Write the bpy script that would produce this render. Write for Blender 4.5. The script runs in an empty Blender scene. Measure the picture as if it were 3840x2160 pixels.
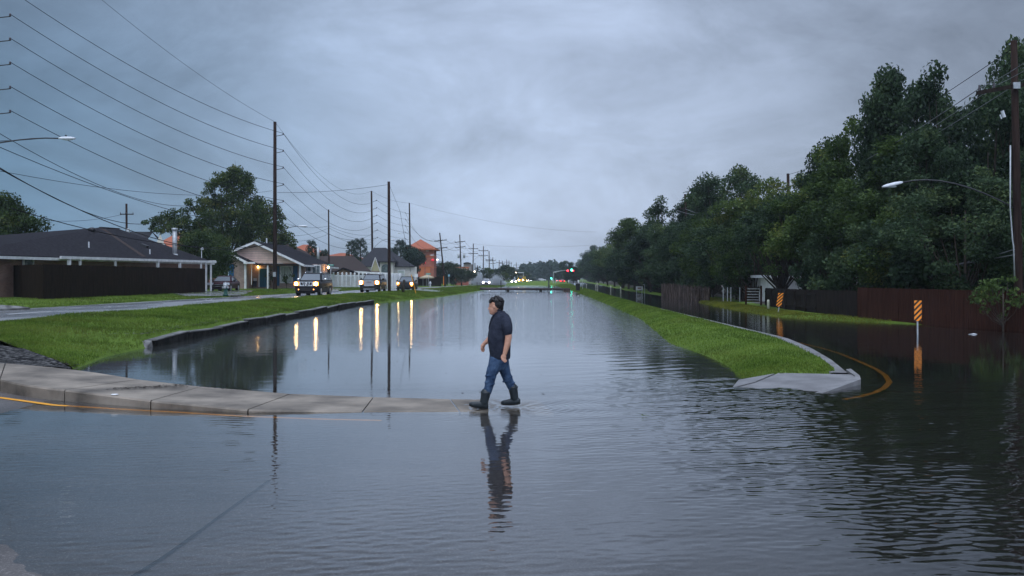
import bpy, math, random
import numpy as np
from mathutils import Vector, Matrix
R = math.radians
random.seed(7); RNG = np.random.default_rng(7)
SC = bpy.context.scene
COL = SC.collection
# ------------------------------------------------------------------ camera
F = 3733.0; CX = 1920.0; H0 = 1044.0; HC = 2.0
cam = bpy.data.cameras.new("camera"); camo = bpy.data.objects.new("camera", cam); COL.objects.link(camo)
camo.location = (0, 0, HC); camo.rotation_euler = (R(90), 0, 0)
cam.sensor_width = 36; cam.lens = 36 * F / 3840; cam.shift_y = -(1080 - H0) / 3840
cam.clip_start = .1; cam.clip_end = 6000
SC.camera = camo
def P(px, py, D): return Vector(((px - CX) / F * D, D, HC - (py - H0) / F * D))
def G(px, py, z=0.0):
    D = F * (HC - z) / (py - H0)
    return Vector(((px - CX) / F * D, D, z))
# ------------------------------------------------------------------ mesh helper
class MB:
    def __init__(s): s.v = []; s.f = []
    def add(s, vs, fs):
        b = len(s.v); s.v += [tuple(v) for v in vs]; s.f += [tuple(i + b for i in f) for f in fs]; return s
    def box(s, c, d, rz=0, ry=0, rx=0):
        M = Matrix.Translation(c) @ Matrix.Rotation(rz, 4, 'Z') @ Matrix.Rotation(ry, 4, 'Y') @ Matrix.Rotation(rx, 4, 'X')
        x, y, z = d[0] / 2, d[1] / 2, d[2] / 2
        vs = [M @ Vector(p) for p in ((-x,-y,-z),(x,-y,-z),(x,y,-z),(-x,y,-z),(-x,-y,z),(x,-y,z),(x,y,z),(-x,y,z))]
        return s.add(vs, ((3,2,1,0),(4,5,6,7),(0,1,5,4),(1,2,6,5),(2,3,7,6),(3,0,4,7)))
    def bar(s, a, b, w, h=None):            # square bar from a to b
        h = h or w; a = Vector(a); b = Vector(b); t = (b - a).normalized()
        up = Vector((0, 0, 1)) if abs(t.z) < .9 else Vector((0, 1, 0))
        u = t.cross(up).normalized() * w / 2; v = u.cross(t).normalized() * h / 2
        vs = [p + i * u + j * v for p in (a, b) for i, j in ((-1,-1),(1,-1),(1,1),(-1,1))]
        return s.add(vs, ((0,1,2,3),(7,6,5,4),(0,4,5,1),(1,5,6,2),(2,6,7,3),(3,7,4,0)))
    def tube(s, pts, r, n=8, cap=True):
        pts = [Vector(p) for p in pts]; m = len(pts)
        if not hasattr(r, '__len__'): r = [r] * m
        vs = []; fs = []
        for i, p in enumerate(pts):
            t = (pts[min(i + 1, m - 1)] - pts[max(i - 1, 0)]).normalized()
            up = Vector((0, 0, 1)) if abs(t.z) < .9 else Vector((0, 1, 0))
            u = t.cross(up).normalized(); v = t.cross(u).normalized()
            for k in range(n):
                a = 2 * math.pi * k / n
                vs.append(p + (u * math.cos(a) + v * math.sin(a)) * r[i])
        for i in range(m - 1):
            for k in range(n):
                fs.append((i*n+k, i*n+(k+1)%n, (i+1)*n+(k+1)%n, (i+1)*n+k))
        if cap: fs += [tuple(range(n)), tuple(range((m-1)*n, m*n))[::-1]]
        return s.add(vs, fs)
    def loft(s, rings, cap=True):
        n = len(rings[0]); m = len(rings); vs = [p for r in rings for p in r]; fs = []
        for i in range(m - 1):
            for k in range(n): fs.append((i*n+k, i*n+(k+1)%n, (i+1)*n+(k+1)%n, (i+1)*n+k))
        if cap: fs += [tuple(range(n))[::-1], tuple(range((m-1)*n, m*n))]
        return s.add(vs, fs)
    def ell(s, c, r, nu=14, nv=9, rz=0, ry=0):
        M = Matrix.Rotation(rz, 3, 'Z') @ Matrix.Rotation(ry, 3, 'Y'); c = Vector(c); vs = []; fs = []
        for j in range(nv + 1):
            t = math.pi * j / nv
            for i in range(nu):
                a = 2 * math.pi * i / nu
                vs.append(c + M @ Vector((r[0]*math.sin(t)*math.cos(a), r[1]*math.sin(t)*math.sin(a), r[2]*math.cos(t))))
        for j in range(nv):
            for i in range(nu):
                fs.append((j*nu+i, (j+1)*nu+i, (j+1)*nu+(i+1)%nu, j*nu+(i+1)%nu))
        return s.add(vs, fs)
    def slab(s, poly, t, d=(0, 0, -1)):      # polygon extruded along d by t
        d = Vector(d) * t; n = len(poly); a = [Vector(p) for p in poly]
        return s.add(a + [p + d for p in a], [tuple(range(n)), tuple(range(n, 2*n))[::-1]] + [(i, n+i, n+(i+1)%n, (i+1)%n) for i in range(n)])
    def cyl(s, a, b, r, n=16): return s.tube([a, b], r, n)
    def build(s, name, mat, parent=None, smooth=False, origin=None, bevel=0):
        me = bpy.data.meshes.new(name)
        o0 = Vector(origin) if origin is not None else Vector((0, 0, 0))
        me.from_pydata([tuple(Vector(v) - o0) for v in s.v], [], s.f); me.update()
        import bmesh
        bm = bmesh.new(); bm.from_mesh(me); bmesh.ops.remove_doubles(bm, verts=bm.verts, dist=1e-6)
        bmesh.ops.recalc_face_normals(bm, faces=bm.faces)
        if bevel: bmesh.ops.bevel(bm, geom=bm.edges[:], offset=bevel, segments=2, affect='EDGES', clamp_overlap=True)
        bm.to_mesh(me); bm.free()
        return link(name, me, mat, parent, smooth, o0 if parent is None else None)
def link(name, me, mat, parent=None, smooth=False, loc=None):
    if mat is not None: me.materials.append(mat)
    if smooth: me.polygons.foreach_set('use_smooth', [True] * len(me.polygons))
    o = bpy.data.objects.new(name, me); COL.objects.link(o)
    if parent is not None: o.parent = parent
    elif loc is not None: o.location = loc
    return o
def npmesh(name, V, Fq):                      # fast mesh from arrays, every face k-sided
    me = bpy.data.meshes.new(name); k = Fq.shape[1]
    me.vertices.add(len(V)); me.vertices.foreach_set('co', np.ascontiguousarray(V, dtype=np.float32).ravel())
    me.loops.add(Fq.size); me.loops.foreach_set('vertex_index', Fq.astype(np.int32).ravel())
    me.polygons.add(len(Fq)); me.polygons.foreach_set('loop_start', np.arange(0, Fq.size, k, dtype=np.int32))
    me.update(calc_edges=True); me.validate(); return me
def tag(o, label, cat, group=None, kind=None):
    o['label'] = label; o['category'] = cat
    if group: o['group'] = group
    if kind: o['kind'] = kind
    return o
def thing(name, label, cat, loc=(0, 0, 0), rz=0, group=None):
    o = bpy.data.objects.new(name, None); COL.objects.link(o); o.location = loc; o.rotation_euler = (0, 0, rz)
    return tag(o, label, cat, group)
def struct(o): o['kind'] = 'structure'; return o
def dup(root, loc, rz=0, label=None, sc=1.0):
    r = root.copy(); COL.objects.link(r); r.location = loc; r.rotation_euler = (0, 0, rz)
    r.scale = (sc, sc, sc) if not hasattr(sc, '__len__') else sc
    if label: r['label'] = label
    for ch in root.children:
        c = ch.copy(); COL.objects.link(c); c.parent = r
        for g in ch.children:
            d = g.copy(); COL.objects.link(d); d.parent = c
    return r
ORD = ['first','second','third','fourth','fifth','sixth','seventh','eighth','ninth','tenth','eleventh','twelfth','thirteenth','fourteenth','fifteenth','sixteenth','seventeenth','eighteenth','nineteenth','twentieth']
ORD += ['twenty-' + x for x in ORD[:9]] + ['thirtieth'] + ['thirty-' + x for x in ORD[:9]] + ['fortieth'] + ['forty-' + x for x in ORD[:9]] + ['fiftieth'] + ['fifty-' + x for x in ORD[:9]] + ['sixtieth']
# ------------------------------------------------------------------ materials
def nt(name):
    m = bpy.data.materials.new(name); m.use_nodes = True; t = m.node_tree; b = t.nodes['Principled BSDF']
    return m, t, b
def N(t, kind, **kw):
    n = t.nodes.new(kind)
    for k, v in kw.items():
        if k in n.inputs: n.inputs[k].default_value = v
        else: setattr(n, k, v)
    return n
def mapped(t, scale=(1, 1, 1), coord='Object', rot=(0, 0, 0)):
    tc = N(t, 'ShaderNodeTexCoord'); mp = N(t, 'ShaderNodeMapping'); mp.inputs['Scale'].default_value = scale; mp.inputs['Rotation'].default_value = rot
    t.links.new(tc.outputs[coord], mp.inputs['Vector']); return mp.outputs['Vector']
def ramp(t, fac, stops):
    r = N(t, 'ShaderNodeValToRGB'); e = r.color_ramp.elements
    while len(e) < len(stops): e.new(.5)
    for i, (p, c) in enumerate(stops): e[i].position = p; e[i].color = (*c, 1) if len(c) == 3 else c
    t.links.new(fac, r.inputs['Fac']); return r.outputs['Color']
def mth(t, op, a, b=None, clamp=False):
    n = N(t, 'ShaderNodeMath', operation=op, use_clamp=clamp)
    for i, x in enumerate((a, b)):
        if x is None: continue
        if isinstance(x, (int, float)): n.inputs[i].default_value = x
        else: t.links.new(x, n.inputs[i])
    return n.outputs[0]
def pm(name, c1, c2=None, scale=4, rough=.7, bump=0, metal=0, spec=None, stretch=(1, 1, 1), detail=5, lo=.35, hi=.65, bscale=None, coord='Object', emit=0, coat=0):
    m, t, b = nt(name); c2 = c2 or c1
    v = mapped(t, tuple(scale * s for s in stretch), coord)
    n = N(t, 'ShaderNodeTexNoise', Scale=1.0, Detail=detail, Roughness=.6); t.links.new(v, n.inputs['Vector'])
    t.links.new(ramp(t, n.outputs['Fac'], [(lo, c1), (hi, c2)]), b.inputs['Base Color'])
    b.inputs['Roughness'].default_value = rough; b.inputs['Metallic'].default_value = metal; b.inputs['Specular IOR Level'].default_value = spec if spec is not None else (.05 if rough > .65 else .35)
    b.inputs['Coat Weight'].default_value = coat
    if bump:
        v2 = mapped(t, tuple((bscale or scale * 4) * s for s in stretch), coord)
        n2 = N(t, 'ShaderNodeTexNoise', Scale=1.0, Detail=4.0); t.links.new(v2, n2.inputs['Vector'])
        bp = N(t, 'ShaderNodeBump', Strength=1.0, Distance=bump); t.links.new(n2.outputs['Fac'], bp.inputs['Height']); t.links.new(bp.outputs['Normal'], b.inputs['Normal'])
    if emit: b.inputs['Emission Color'].default_value = (*c1, 1); b.inputs['Emission Strength'].default_value = emit
    return m
def brick(name, c1, c2, cm, sc=1.0, rowh=.075, bw=.22):
    m, t, b = nt(name)
    tc = N(t, 'ShaderNodeTexCoord'); sx = N(t, 'ShaderNodeSeparateXYZ'); t.links.new(tc.outputs['Object'], sx.inputs[0])
    cb = N(t, 'ShaderNodeCombineXYZ'); t.links.new(mth(t, 'ADD', sx.outputs[0], sx.outputs[1]), cb.inputs[0]); t.links.new(sx.outputs[2], cb.inputs[1])
    br = N(t, 'ShaderNodeTexBrick', Scale=sc); br.inputs['Color1'].default_value = (*c1, 1); br.inputs['Color2'].default_value = (*c2, 1); br.inputs['Mortar'].default_value = (*cm, 1)
    br.inputs['Brick Width'].default_value = bw; br.inputs['Row Height'].default_value = rowh; br.inputs['Mortar Size'].default_value = .012
    t.links.new(cb.outputs[0], br.inputs['Vector'])
    n = N(t, 'ShaderNodeTexNoise', Scale=1.7, Detail=4.0); t.links.new(tc.outputs['Object'], n.inputs['Vector'])
    mx = N(t, 'ShaderNodeMix', data_type='RGBA', blend_type='MULTIPLY'); mx.inputs[0].default_value = .6
    t.links.new(br.outputs['Color'], mx.inputs[6]); t.links.new(ramp(t, n.outputs['Fac'], [(.3, (.55,.55,.55)), (.7, (1,1,1))]), mx.inputs[7])
    t.links.new(mx.outputs[2], b.inputs['Base Color']); b.inputs['Roughness'].default_value = .85
    return m
def emat(name, c, s):
    m, t, b = nt(name); b.inputs['Base Color'].default_value = (*c, 1); b.inputs['Emission Color'].default_value = (*c, 1); b.inputs['Emission Strength'].default_value = s; return m
def leafmat(name, c1, c2, c3=None):
    m, t, b = nt(name)
    v = mapped(t, (.55, .55, .55)); n = N(t, 'ShaderNodeTexNoise', Scale=1.0, Detail=3.0); t.links.new(v, n.inputs['Vector'])
    v2 = mapped(t, (7, 7, 7)); n2 = N(t, 'ShaderNodeTexNoise', Scale=1.0, Detail=1.0); t.links.new(v2, n2.inputs['Vector'])
    oi = N(t, 'ShaderNodeObjectInfo')
    f = mth(t, 'ADD', mth(t, 'MULTIPLY', n.outputs['Fac'], .6), mth(t, 'MULTIPLY', n2.outputs['Fac'], .4))
    f = mth(t, 'ADD', f, mth(t, 'MULTIPLY', mth(t, 'SUBTRACT', oi.outputs['Random'], .5), .16))
    st = [(.36, c1), (.58, c2)] + ([(.68, c3)] if c3 else [])
    col = ramp(t, f, st); t.links.new(col, b.inputs['Base Color'])
    b.inputs['Roughness'].default_value = .6; b.inputs['Specular IOR Level'].default_value = .12
    tr = N(t, 'ShaderNodeBsdfTranslucent'); t.links.new(col, tr.inputs['Color'])
    mx = N(t, 'ShaderNodeMixShader'); mx.inputs[0].default_value = .3
    out = t.nodes['Material Output']
    t.links.new(b.outputs[0], mx.inputs[1]); t.links.new(tr.outputs[0], mx.inputs[2]); t.links.new(mx.outputs[0], out.inputs['Surface'])
    return m
M = {}
M['wood_pole'] = pm('wood_pole', (.018,.011,.01), (.04,.026,.021), 3, .85, .004, stretch=(3,3,.3))
M['dark_fence'] = pm('dark_fence_wood', (.009,.0055,.0035), (.028,.018,.0115), 3, .85, .003, stretch=(5,5,.4))
M['red_fence'] = pm('red_fence_wood', (.028,.0115,.0075), (.058,.025,.017), 3, .8, .003, stretch=(5,5,.4))
M['grey_fence'] = pm('grey_fence_wood', (.014,.0105,.009), (.032,.025,.021), 3, .85, .003, stretch=(5,5,.4))
M['worn_fence'] = pm('worn_fence_wood', (.025,.015,.01), (.22,.17,.145), 3.5, .85, .003, stretch=(2.5,2.5,.3), lo=.45, hi=.68)
M['white_paint'] = pm('white_paint', (.55,.56,.56), (.78,.78,.77), 2, .5)
M['vinyl'] = pm('white_vinyl', (.6,.62,.62), (.8,.8,.8), .8, .35, stretch=(1,1,2))
M['shingle_dark'] = pm('dark_shingle', (.01,.0095,.012), (.032,.03,.035), 5, .8, .02, detail=9)
M['shingle_brown'] = pm('brown_shingle', (.035,.027,.025), (.065,.05,.045), 9, .85, .01)
M['shingle_grey'] = pm('grey_shingle', (.024,.024,.028), (.05,.05,.055), 9, .85, .01)
M['brick_a'] = brick('brown_brick', (.3,.14,.095), (.4,.21,.15), (.3,.25,.22))
M['brick_b'] = brick('pink_brick', (.27,.16,.125), (.4,.26,.21), (.36,.32,.29))
M['siding'] = brick('pink_siding', (.8,.56,.47), (.84,.6,.5), (.2,.14,.12), rowh=.2, bw=40)
M['stucco'] = pm('pale_stucco', (.5,.47,.42), (.6,.57,.52), 3, .8)
M['red_block'] = brick('red_block', (.36,.11,.07), (.44,.15,.1), (.3,.1,.07), rowh=.4, bw=.8)
M['orange_roof'] = pm('orange_metal_roof', (.27,.062,.018), (.35,.09,.03), 2, .45, stretch=(6,.5,.5))
M['orange_trim'] = pm('orange_trim', (.5,.15,.06), None, 2, .6)
M['yellow_gable'] = pm('olive_gable', (.4,.38,.22), (.46,.43,.27), 3, .8)
M['metal'] = pm('galvanised_metal', (.32,.34,.35), (.45,.47,.48), 6, .45, metal=.4)
M['dark_metal'] = pm('dark_metal', (.03,.03,.032), (.05,.05,.055), 6, .5, metal=.3)
M['lamp_metal'] = pm('lamp_metal', (.5,.52,.54), (.62,.64,.66), 6, .5)
M['glass_dark'] = pm('house_glass', (.05,.07,.08), (.16,.2,.2), 3, .12, spec=.8)
M['curtain'] = pm('curtained_glass', (.3,.35,.33), (.5,.54,.5), 12, .3, stretch=(1,1,.15))
M['blue_paint'] = pm('blue_paint', (.012,.07,.16), (.02,.1,.2), 3, .5)
M['teal_door'] = pm('teal_door', (.01,.08,.13), (.015,.1,.16), 3, .45)
M['concrete'] = pm('weathered_concrete', (.05,.048,.045), (.2,.195,.185), 2.2, .6, .003, bscale=60, detail=8)
M['slab'] = pm('pavement_slab', (.07,.058,.045), (.28,.235,.185), 1.1, .6, .004, bscale=60, detail=12, lo=.3, hi=.66)
M['slab_pale'] = pm('pale_slab', (.12,.115,.115), (.22,.215,.215), 1.6, .5, .0025, bscale=70, detail=9)
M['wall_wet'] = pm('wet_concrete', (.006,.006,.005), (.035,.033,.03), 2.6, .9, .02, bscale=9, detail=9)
M['white_line'] = pm('white_line', (.55,.55,.55), (.75,.75,.74), 14, .5)
M['yellow_line'] = pm('yellow_line', (.62,.25,.012), (.85,.4,.03), 11, .5, detail=8)
M['wire'] = pm('wire_black', (.012,.012,.014), None, 2, .7)
M['wire_grey'] = pm('wire_weathered', (.16,.17,.18), None, 2, .6)
M['insul'] = pm('insulator', (.07,.06,.07), None, 2, .3)
M['green_sign'] = pm('green_sign', (.02,.2,.14), (.03,.27,.19), 6, .4)
M['orange_sign'] = pm('orange_sign', (.95,.27,.015), (1.0,.33,.03), 5, .4)
M['black'] = pm('matt_black', (.012,.012,.012), None, 3, .6)
M['rubber'] = pm('tyre_rubber', (.012,.012,.013), (.022,.022,.022), 8, .75)
M['chrome'] = pm('chrome', (.75,.76,.78), None, 3, .15, metal=.9)
M['alloy'] = pm('alloy_rim', (.4,.41,.43), None, 3, .3, metal=.7)
M['car_glass'] = pm('car_glass', (.02,.03,.035), None, 3, .06, spec=1)
M['head'] = emat('warm_headlight', (1, .66, .28), 75)
M['headw'] = emat('white_headlight', (1, .9, .95), 45)
M['amber_glow'] = emat('amber_glow', (1, .36, .04), 1.3)  # halo around lit headlights, painted as a glowing housing
M['hydrant_green'] = pm('hydrant_green', (.006,.045,.034), (.01,.07,.05), 6, .5)
M['fog'] = emat('fog_lamp', (1, .34, .06), 7)
M['tail'] = emat('tail_lamp', (1, .03, .03), 7)
M['red_lamp'] = emat('red_signal', (1, .02, .04), 8)
M['green_lamp'] = emat('green_signal', (.05, 1, .6), 12)
M['porch'] = emat('porch_bulb', (1, .6, .2), 25)
M['street_lit'] = emat('lit_lamp', (1, .8, .6), 10)
M['lens'] = pm('lamp_lens', (.5,.55,.58), None, 3, .1, spec=.8)
M['bark'] = pm('bark', (.03,.024,.02), (.07,.058,.048), 6, .9, .01, stretch=(2,2,.4))
M['leaf_r'] = leafmat('dark_leaf', (.012,.025,.014), (.05,.085,.04), (.1,.135,.05))
M['leaf_ry'] = leafmat('yellow_green_leaf', (.016,.034,.01), (.075,.12,.03), (.17,.18,.045))
M['leaf_l'] = leafmat('mid_leaf', (.009,.02,.007), (.05,.085,.026), (.15,.155,.04))
M['leaf_p'] = leafmat('pine_needle', (.02,.035,.026), (.045,.07,.05))
M['leaf_h'] = leafmat('hedge_leaf', (.022,.036,.02), (.05,.075,.04), (.3,.3,.24))
def carpaint(name, c):
    m = pm(name, c, tuple(x * 1.15 for x in c), 3, .35, spec=.1, coat=.0); return m
SKY = (3.3, 1.75, 12.0, 9.0); HAZE = .0002; EXPO = 0.1
# ------------------------------------------------------------------ the lie of the land
ip = np.interp
def cur(pts):                       # pixel way-points on the water level -> (Y list, X list)
    w = sorted((G(*p).y, G(*p).x) for p in pts); return [a for a, _ in w], [b for _, b in w]
LWY, LWX = cur([(320,1379),(400,1342),(492,1320),(566,1304),(760,1262),(1000,1212),(1349,1145),(1500,1128),(1632,1116),(1745,1100),(1824,1086),(1850,1081),(1893,1073)])
RWY, RWX = cur([(2772,1424),(2724,1377),(2668,1347),(2570,1310),(2500,1287),(2445,1237),(2398,1196),(2300,1152),(2212,1115),(2150,1092),(2110,1080),(2085,1071)])
RCY, RCX = cur([(p, q, .2) for p, q in ((3207,1408),(3180,1380),(3122,1340),(3045,1303),(2954,1266),(2668,1200),(2445,1148),(2295,1109),(2187,1078),(2161,1072))])
RCY += [700, 3000]; RCX += [RCX[-1] + .05 * (700 - RCY[-3]), RCX[-1] + 130]
LEY = [0, 34, 51, 81, 101, 116, 160, 290, 415, 600, 3000]; LEX = [-16.3, -16.3, -16.1, -14.7, -13.2, -11.9, -10.6, -5.2, 2.3, 10.5, 115]
Lw = lambda y: ip(y, LWY, LWX); Rw = lambda y: ip(y, RWY, RWX); Rc = lambda y: ip(y, RCY, RCX); Le = lambda y: ip(y, LEY, LEX)
RW = 7.3
zroad = lambda y: ip(y, [0, 12, 20, 30, 120, 250, 280, 3000], [-.0, .1, .3, .55, .55, .1, .015, .015])
zlip = lambda y: ip(y, [20, 30, 50, 120, 200, 250, 262], [.45, .66, .7, .62, .42, .15, -.05])
zst = lambda x: ip(x, [-40, -16, -7.6, -3, 3, 45], [.45, .2, 0, -.045, -.07, -.14])
REY = [-5, 20, 30, 38, 43, 47.5, 52, 60, 72, 83, 88, 110, 160, 300, 600, 3000]; REX = [60, 42, 27, 20.2, 17.6, 15.3, 13.6, 13.8, 14.5, 15.4, 16.6, 16.9, 18.5, 26, 41, 165]
Re = lambda y: ip(y, REY, REX)
def grid(name, us, ys, fx, fz, mat, fy=None, smooth=True):
    V = np.array([(fx(u, y), y if fy is None else fy(u, y), fz(u, y)) for y in ys for u in us], dtype=np.float32); n = len(us); m = len(ys)
    i = np.arange(n - 1)[None, :] + n * np.arange(m - 1)[:, None]; i = i.ravel()
    o = link(name, npmesh(name, V, np.stack([i, i + 1, i + n + 1, i + n], 1)), mat, smooth=smooth); return struct(o)
def wob(x, y, s=1.0): return math.sin(x*1.7*s+y*.6*s)*.5 + math.sin(y*1.3*s-x*.9*s+1.3)*.5
# grass soil
def grassmat():
    m, t, b = nt('grass_turf')
    n = N(t, 'ShaderNodeTexNoise', Scale=1.0, Detail=6.0, Roughness=.7); t.links.new(mapped(t, (.35, .35, .35)), n.inputs['Vector'])
    n2 = N(t, 'ShaderNodeTexNoise', Scale=1.0, Detail=6.0, Roughness=.8); t.links.new(mapped(t, (9, 9, 9)), n2.inputs['Vector'])
    f = mth(t, 'ADD', mth(t, 'MULTIPLY', n.outputs['Fac'], .45), mth(t, 'MULTIPLY', n2.outputs['Fac'], .55))
    t.links.new(ramp(t, f, [(.3, (.032,.04,.013)), (.45, (.08,.13,.02)), (.56, (.115,.18,.03)), (.7, (.2,.25,.06))]), b.inputs['Base Color'])
    b.inputs['Roughness'].default_value = .8; b.inputs['Specular IOR Level'].default_value = .05
    bp = N(t, 'ShaderNodeBump', Strength=1.0, Distance=.05); t.links.new(n2.outputs['Fac'], bp.inputs['Height']); t.links.new(bp.outputs['Normal'], b.inputs['Normal'])
    return m
M['turf'] = grassmat()
def blademat(name, a, b_, c):
    m, t, b = nt(name)
    n = N(t, 'ShaderNodeTexNoise', Scale=1.0, Detail=4.0); t.links.new(mapped(t, (.5, .5, .5)), n.inputs['Vector'])
    n2 = N(t, 'ShaderNodeTexNoise', Scale=1.0, Detail=0.0); t.links.new(mapped(t, (23, 23, 23)), n2.inputs['Vector'])
    f = mth(t, 'ADD', mth(t, 'MULTIPLY', n.outputs['Fac'], .55), mth(t, 'MULTIPLY', n2.outputs['Fac'], .45))
    pn = N(t, 'ShaderNodeTexNoise', Scale=1.0, Detail=6.0, Roughness=.65); t.links.new(mapped(t, (.22, .22, .22)), pn.inputs['Vector']); mp_ = N(t, 'ShaderNodeMix', data_type='RGBA'); t.links.new(ramp(t, pn.outputs['Fac'], [(.48, (0,0,0)), (.66, (.75,.75,.75))]), mp_.inputs[0]); t.links.new(ramp(t, f, [(.34, a), (.52, b_), (.68, c)]), mp_.inputs[6]); mp_.inputs[7].default_value = (.12,.13,.03,1); col = mp_.outputs[2]; t.links.new(col, b.inputs['Base Color']); b.inputs['Roughness'].default_value = .55
    b.inputs['Specular IOR Level'].default_value = .06
    tr = N(t, 'ShaderNodeBsdfTranslucent'); t.links.new(col, tr.inputs['Color']); mx = N(t, 'ShaderNodeMixShader'); mx.inputs[0].default_value = .35
    t.links.new(b.outputs[0], mx.inputs[1]); t.links.new(tr.outputs[0], mx.inputs[2]); t.links.new(mx.outputs[0], t.nodes['Material Output'].inputs['Surface'])
    return m
M['blade'] = blademat('grass_blade', (.035,.062,.012), (.115,.19,.026), (.22,.285,.06))
M['blade_y'] = blademat('dry_grass_blade', (.08,.1,.015), (.17,.18,.025), (.26,.24,.05))
def roadmat(name, c1, c2, rough, puddle=True, worn_shaded=False):
    m, t, b = nt(name)
    n = N(t, 'ShaderNodeTexNoise', Scale=1.0, Detail=4.0, Roughness=.9); t.links.new(mapped(t, (38, 38, 38)), n.inputs['Vector'])
    n2 = N(t, 'ShaderNodeTexNoise', Scale=1.0, Detail=6.0); t.links.new(mapped(t, (.5, .12, .5)), n2.inputs['Vector'])
    f = mth(t, 'ADD', mth(t, 'MULTIPLY', n.outputs['Fac'], .55), mth(t, 'MULTIPLY', n2.outputs['Fac'], .45))
    col = ramp(t, f, [(.36, c1), (.64, c2)])
    if worn_shaded:            # tree shade painted into the bed to the right, oil and tyre stains elsewhere
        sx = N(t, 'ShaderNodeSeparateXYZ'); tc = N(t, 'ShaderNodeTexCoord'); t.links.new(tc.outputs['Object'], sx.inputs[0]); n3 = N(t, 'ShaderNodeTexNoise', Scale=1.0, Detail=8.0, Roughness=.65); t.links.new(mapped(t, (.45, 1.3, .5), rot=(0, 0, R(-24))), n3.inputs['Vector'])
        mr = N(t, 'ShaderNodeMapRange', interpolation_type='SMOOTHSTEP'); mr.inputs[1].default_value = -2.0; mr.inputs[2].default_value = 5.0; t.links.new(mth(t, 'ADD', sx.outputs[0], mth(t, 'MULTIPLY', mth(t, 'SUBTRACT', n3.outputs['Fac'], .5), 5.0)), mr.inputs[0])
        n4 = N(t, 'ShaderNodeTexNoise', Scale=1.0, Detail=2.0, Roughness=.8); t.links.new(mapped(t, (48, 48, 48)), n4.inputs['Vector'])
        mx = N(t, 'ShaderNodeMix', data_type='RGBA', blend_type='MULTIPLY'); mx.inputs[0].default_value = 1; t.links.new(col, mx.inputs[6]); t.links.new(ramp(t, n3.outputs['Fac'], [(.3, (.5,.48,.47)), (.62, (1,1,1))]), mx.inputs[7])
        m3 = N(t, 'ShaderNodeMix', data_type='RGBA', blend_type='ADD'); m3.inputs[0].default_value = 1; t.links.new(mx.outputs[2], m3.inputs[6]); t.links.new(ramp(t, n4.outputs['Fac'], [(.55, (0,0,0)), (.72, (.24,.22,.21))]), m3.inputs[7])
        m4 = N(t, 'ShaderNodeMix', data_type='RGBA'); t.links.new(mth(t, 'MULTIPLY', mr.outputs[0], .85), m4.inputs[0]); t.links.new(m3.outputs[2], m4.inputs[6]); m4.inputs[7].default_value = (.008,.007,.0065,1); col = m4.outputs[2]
    t.links.new(col, b.inputs['Base Color'])
    if puddle: t.links.new(ramp(t, n2.outputs['Fac'], [(.4, (rough*.45,)*3), (.6, (rough,)*3)]), b.inputs['Roughness'])
    else: b.inputs['Roughness'].default_value = rough
    bp = N(t, 'ShaderNodeBump', Strength=.5, Distance=.004); t.links.new(n.outputs['Fac'], bp.inputs['Height']); t.links.new(bp.outputs['Normal'], b.inputs['Normal'])
    return m
M['road'] = roadmat('wet_road', (.13,.13,.135), (.24,.24,.245), .38)
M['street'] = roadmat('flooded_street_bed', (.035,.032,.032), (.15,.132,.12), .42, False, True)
M['mud'] = pm('canal_bed_mud', (.012,.012,.009), (.03,.028,.02), .6, .9)
M['gravel'] = pm('dark_gravel', (.01,.01,.0105), (.17,.165,.16), 9, .75, .05, detail=6, lo=.45, hi=.66)
M['wetsoil'] = pm('wet_soil', (.02,.016,.012), (.06,.045,.03), 5, .6, .02)
g = MB(); g.add([(-900,-30,-1.1),(900,-30,-1.1),(900,3500,-1.1),(-900,3500,-1.1)], [(0,1,2,3)]); struct(g.build('ground', M['mud']))
# left bank between canal and road
y0 = lambda u: 21.8 + u * 8.0
SS = [k / 170 for k in range(171)]; US = [-.06, 0, .03, .07, .12, .2, .3, .42, .55, .68, .8, .9, .97, 1.0, 1.03]
def lbY(u, s): return y0(max(0, u)) + (s ** 1.9) * (263 - y0(max(0, u)))
def hasw(y): return ip(y, [28.5, 29.6, 78, 80], [0, 1, 1, 0])
def lbx(u, s):
    y = lbY(u, s); a = Lw(y); b = Le(y); a = max(a, b + .3)
    return a + (b - a) * u + (hasw(y) * -.28 if .0 < u < .08 else 0)
def lbz(u, s):
    y = lbY(u, s); w = hasw(y); zl = zlip(y) + .05 * wob(y * .3, u * 3); zr = zroad(y) - .02
    if u < 0: return -.6
    if u > 1: return zr - .3
    z0 = -.1 * (1 - w) - .25 * w if u == 0 else (.24 * w)
    e = u ** .62; z = z0 + (zl - z0) * e if u > 0 else z0
    if u > .93: z = z + (zr + .03 - z) * min(1, (u - .93) / .07)
    return z + .025 * wob(lbx(u, s) * 1.3, y * 1.1) * (u > .05) * (1 - .8 * (u > .95))
lbank = grid('left_bank', US, SS, lbx, lbz, M['turf'], lbY)
LR = grid('left_road', [0, .25, .5, .75, 1], list(np.linspace(2, 30, 12)) + list(np.linspace(34, 300, 80)) + [340, 400, 500, 700, 1000, 2000, 3000],
     lambda u, y: Le(y) - RW * u, lambda u, y: zroad(y) + .04 * math.sin(u * math.pi), M['road'])
zyard = lambda x, y: ip(Le(y) - RW - x, [0, 1.2, 3.5, 14, 60], [0, .08, .2, .3, .5]) * ip(y, [0, 20, 35, 200, 290], [.3, .6, 1, 1, .6]) + zroad(y)
YS = list(np.linspace(2, 150, 75)) + list(np.linspace(155, 300, 30)) + [340, 400, 500, 700, 1000, 2000, 3200]
def lyx(u, y): return Le(y) - RW - u
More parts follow.
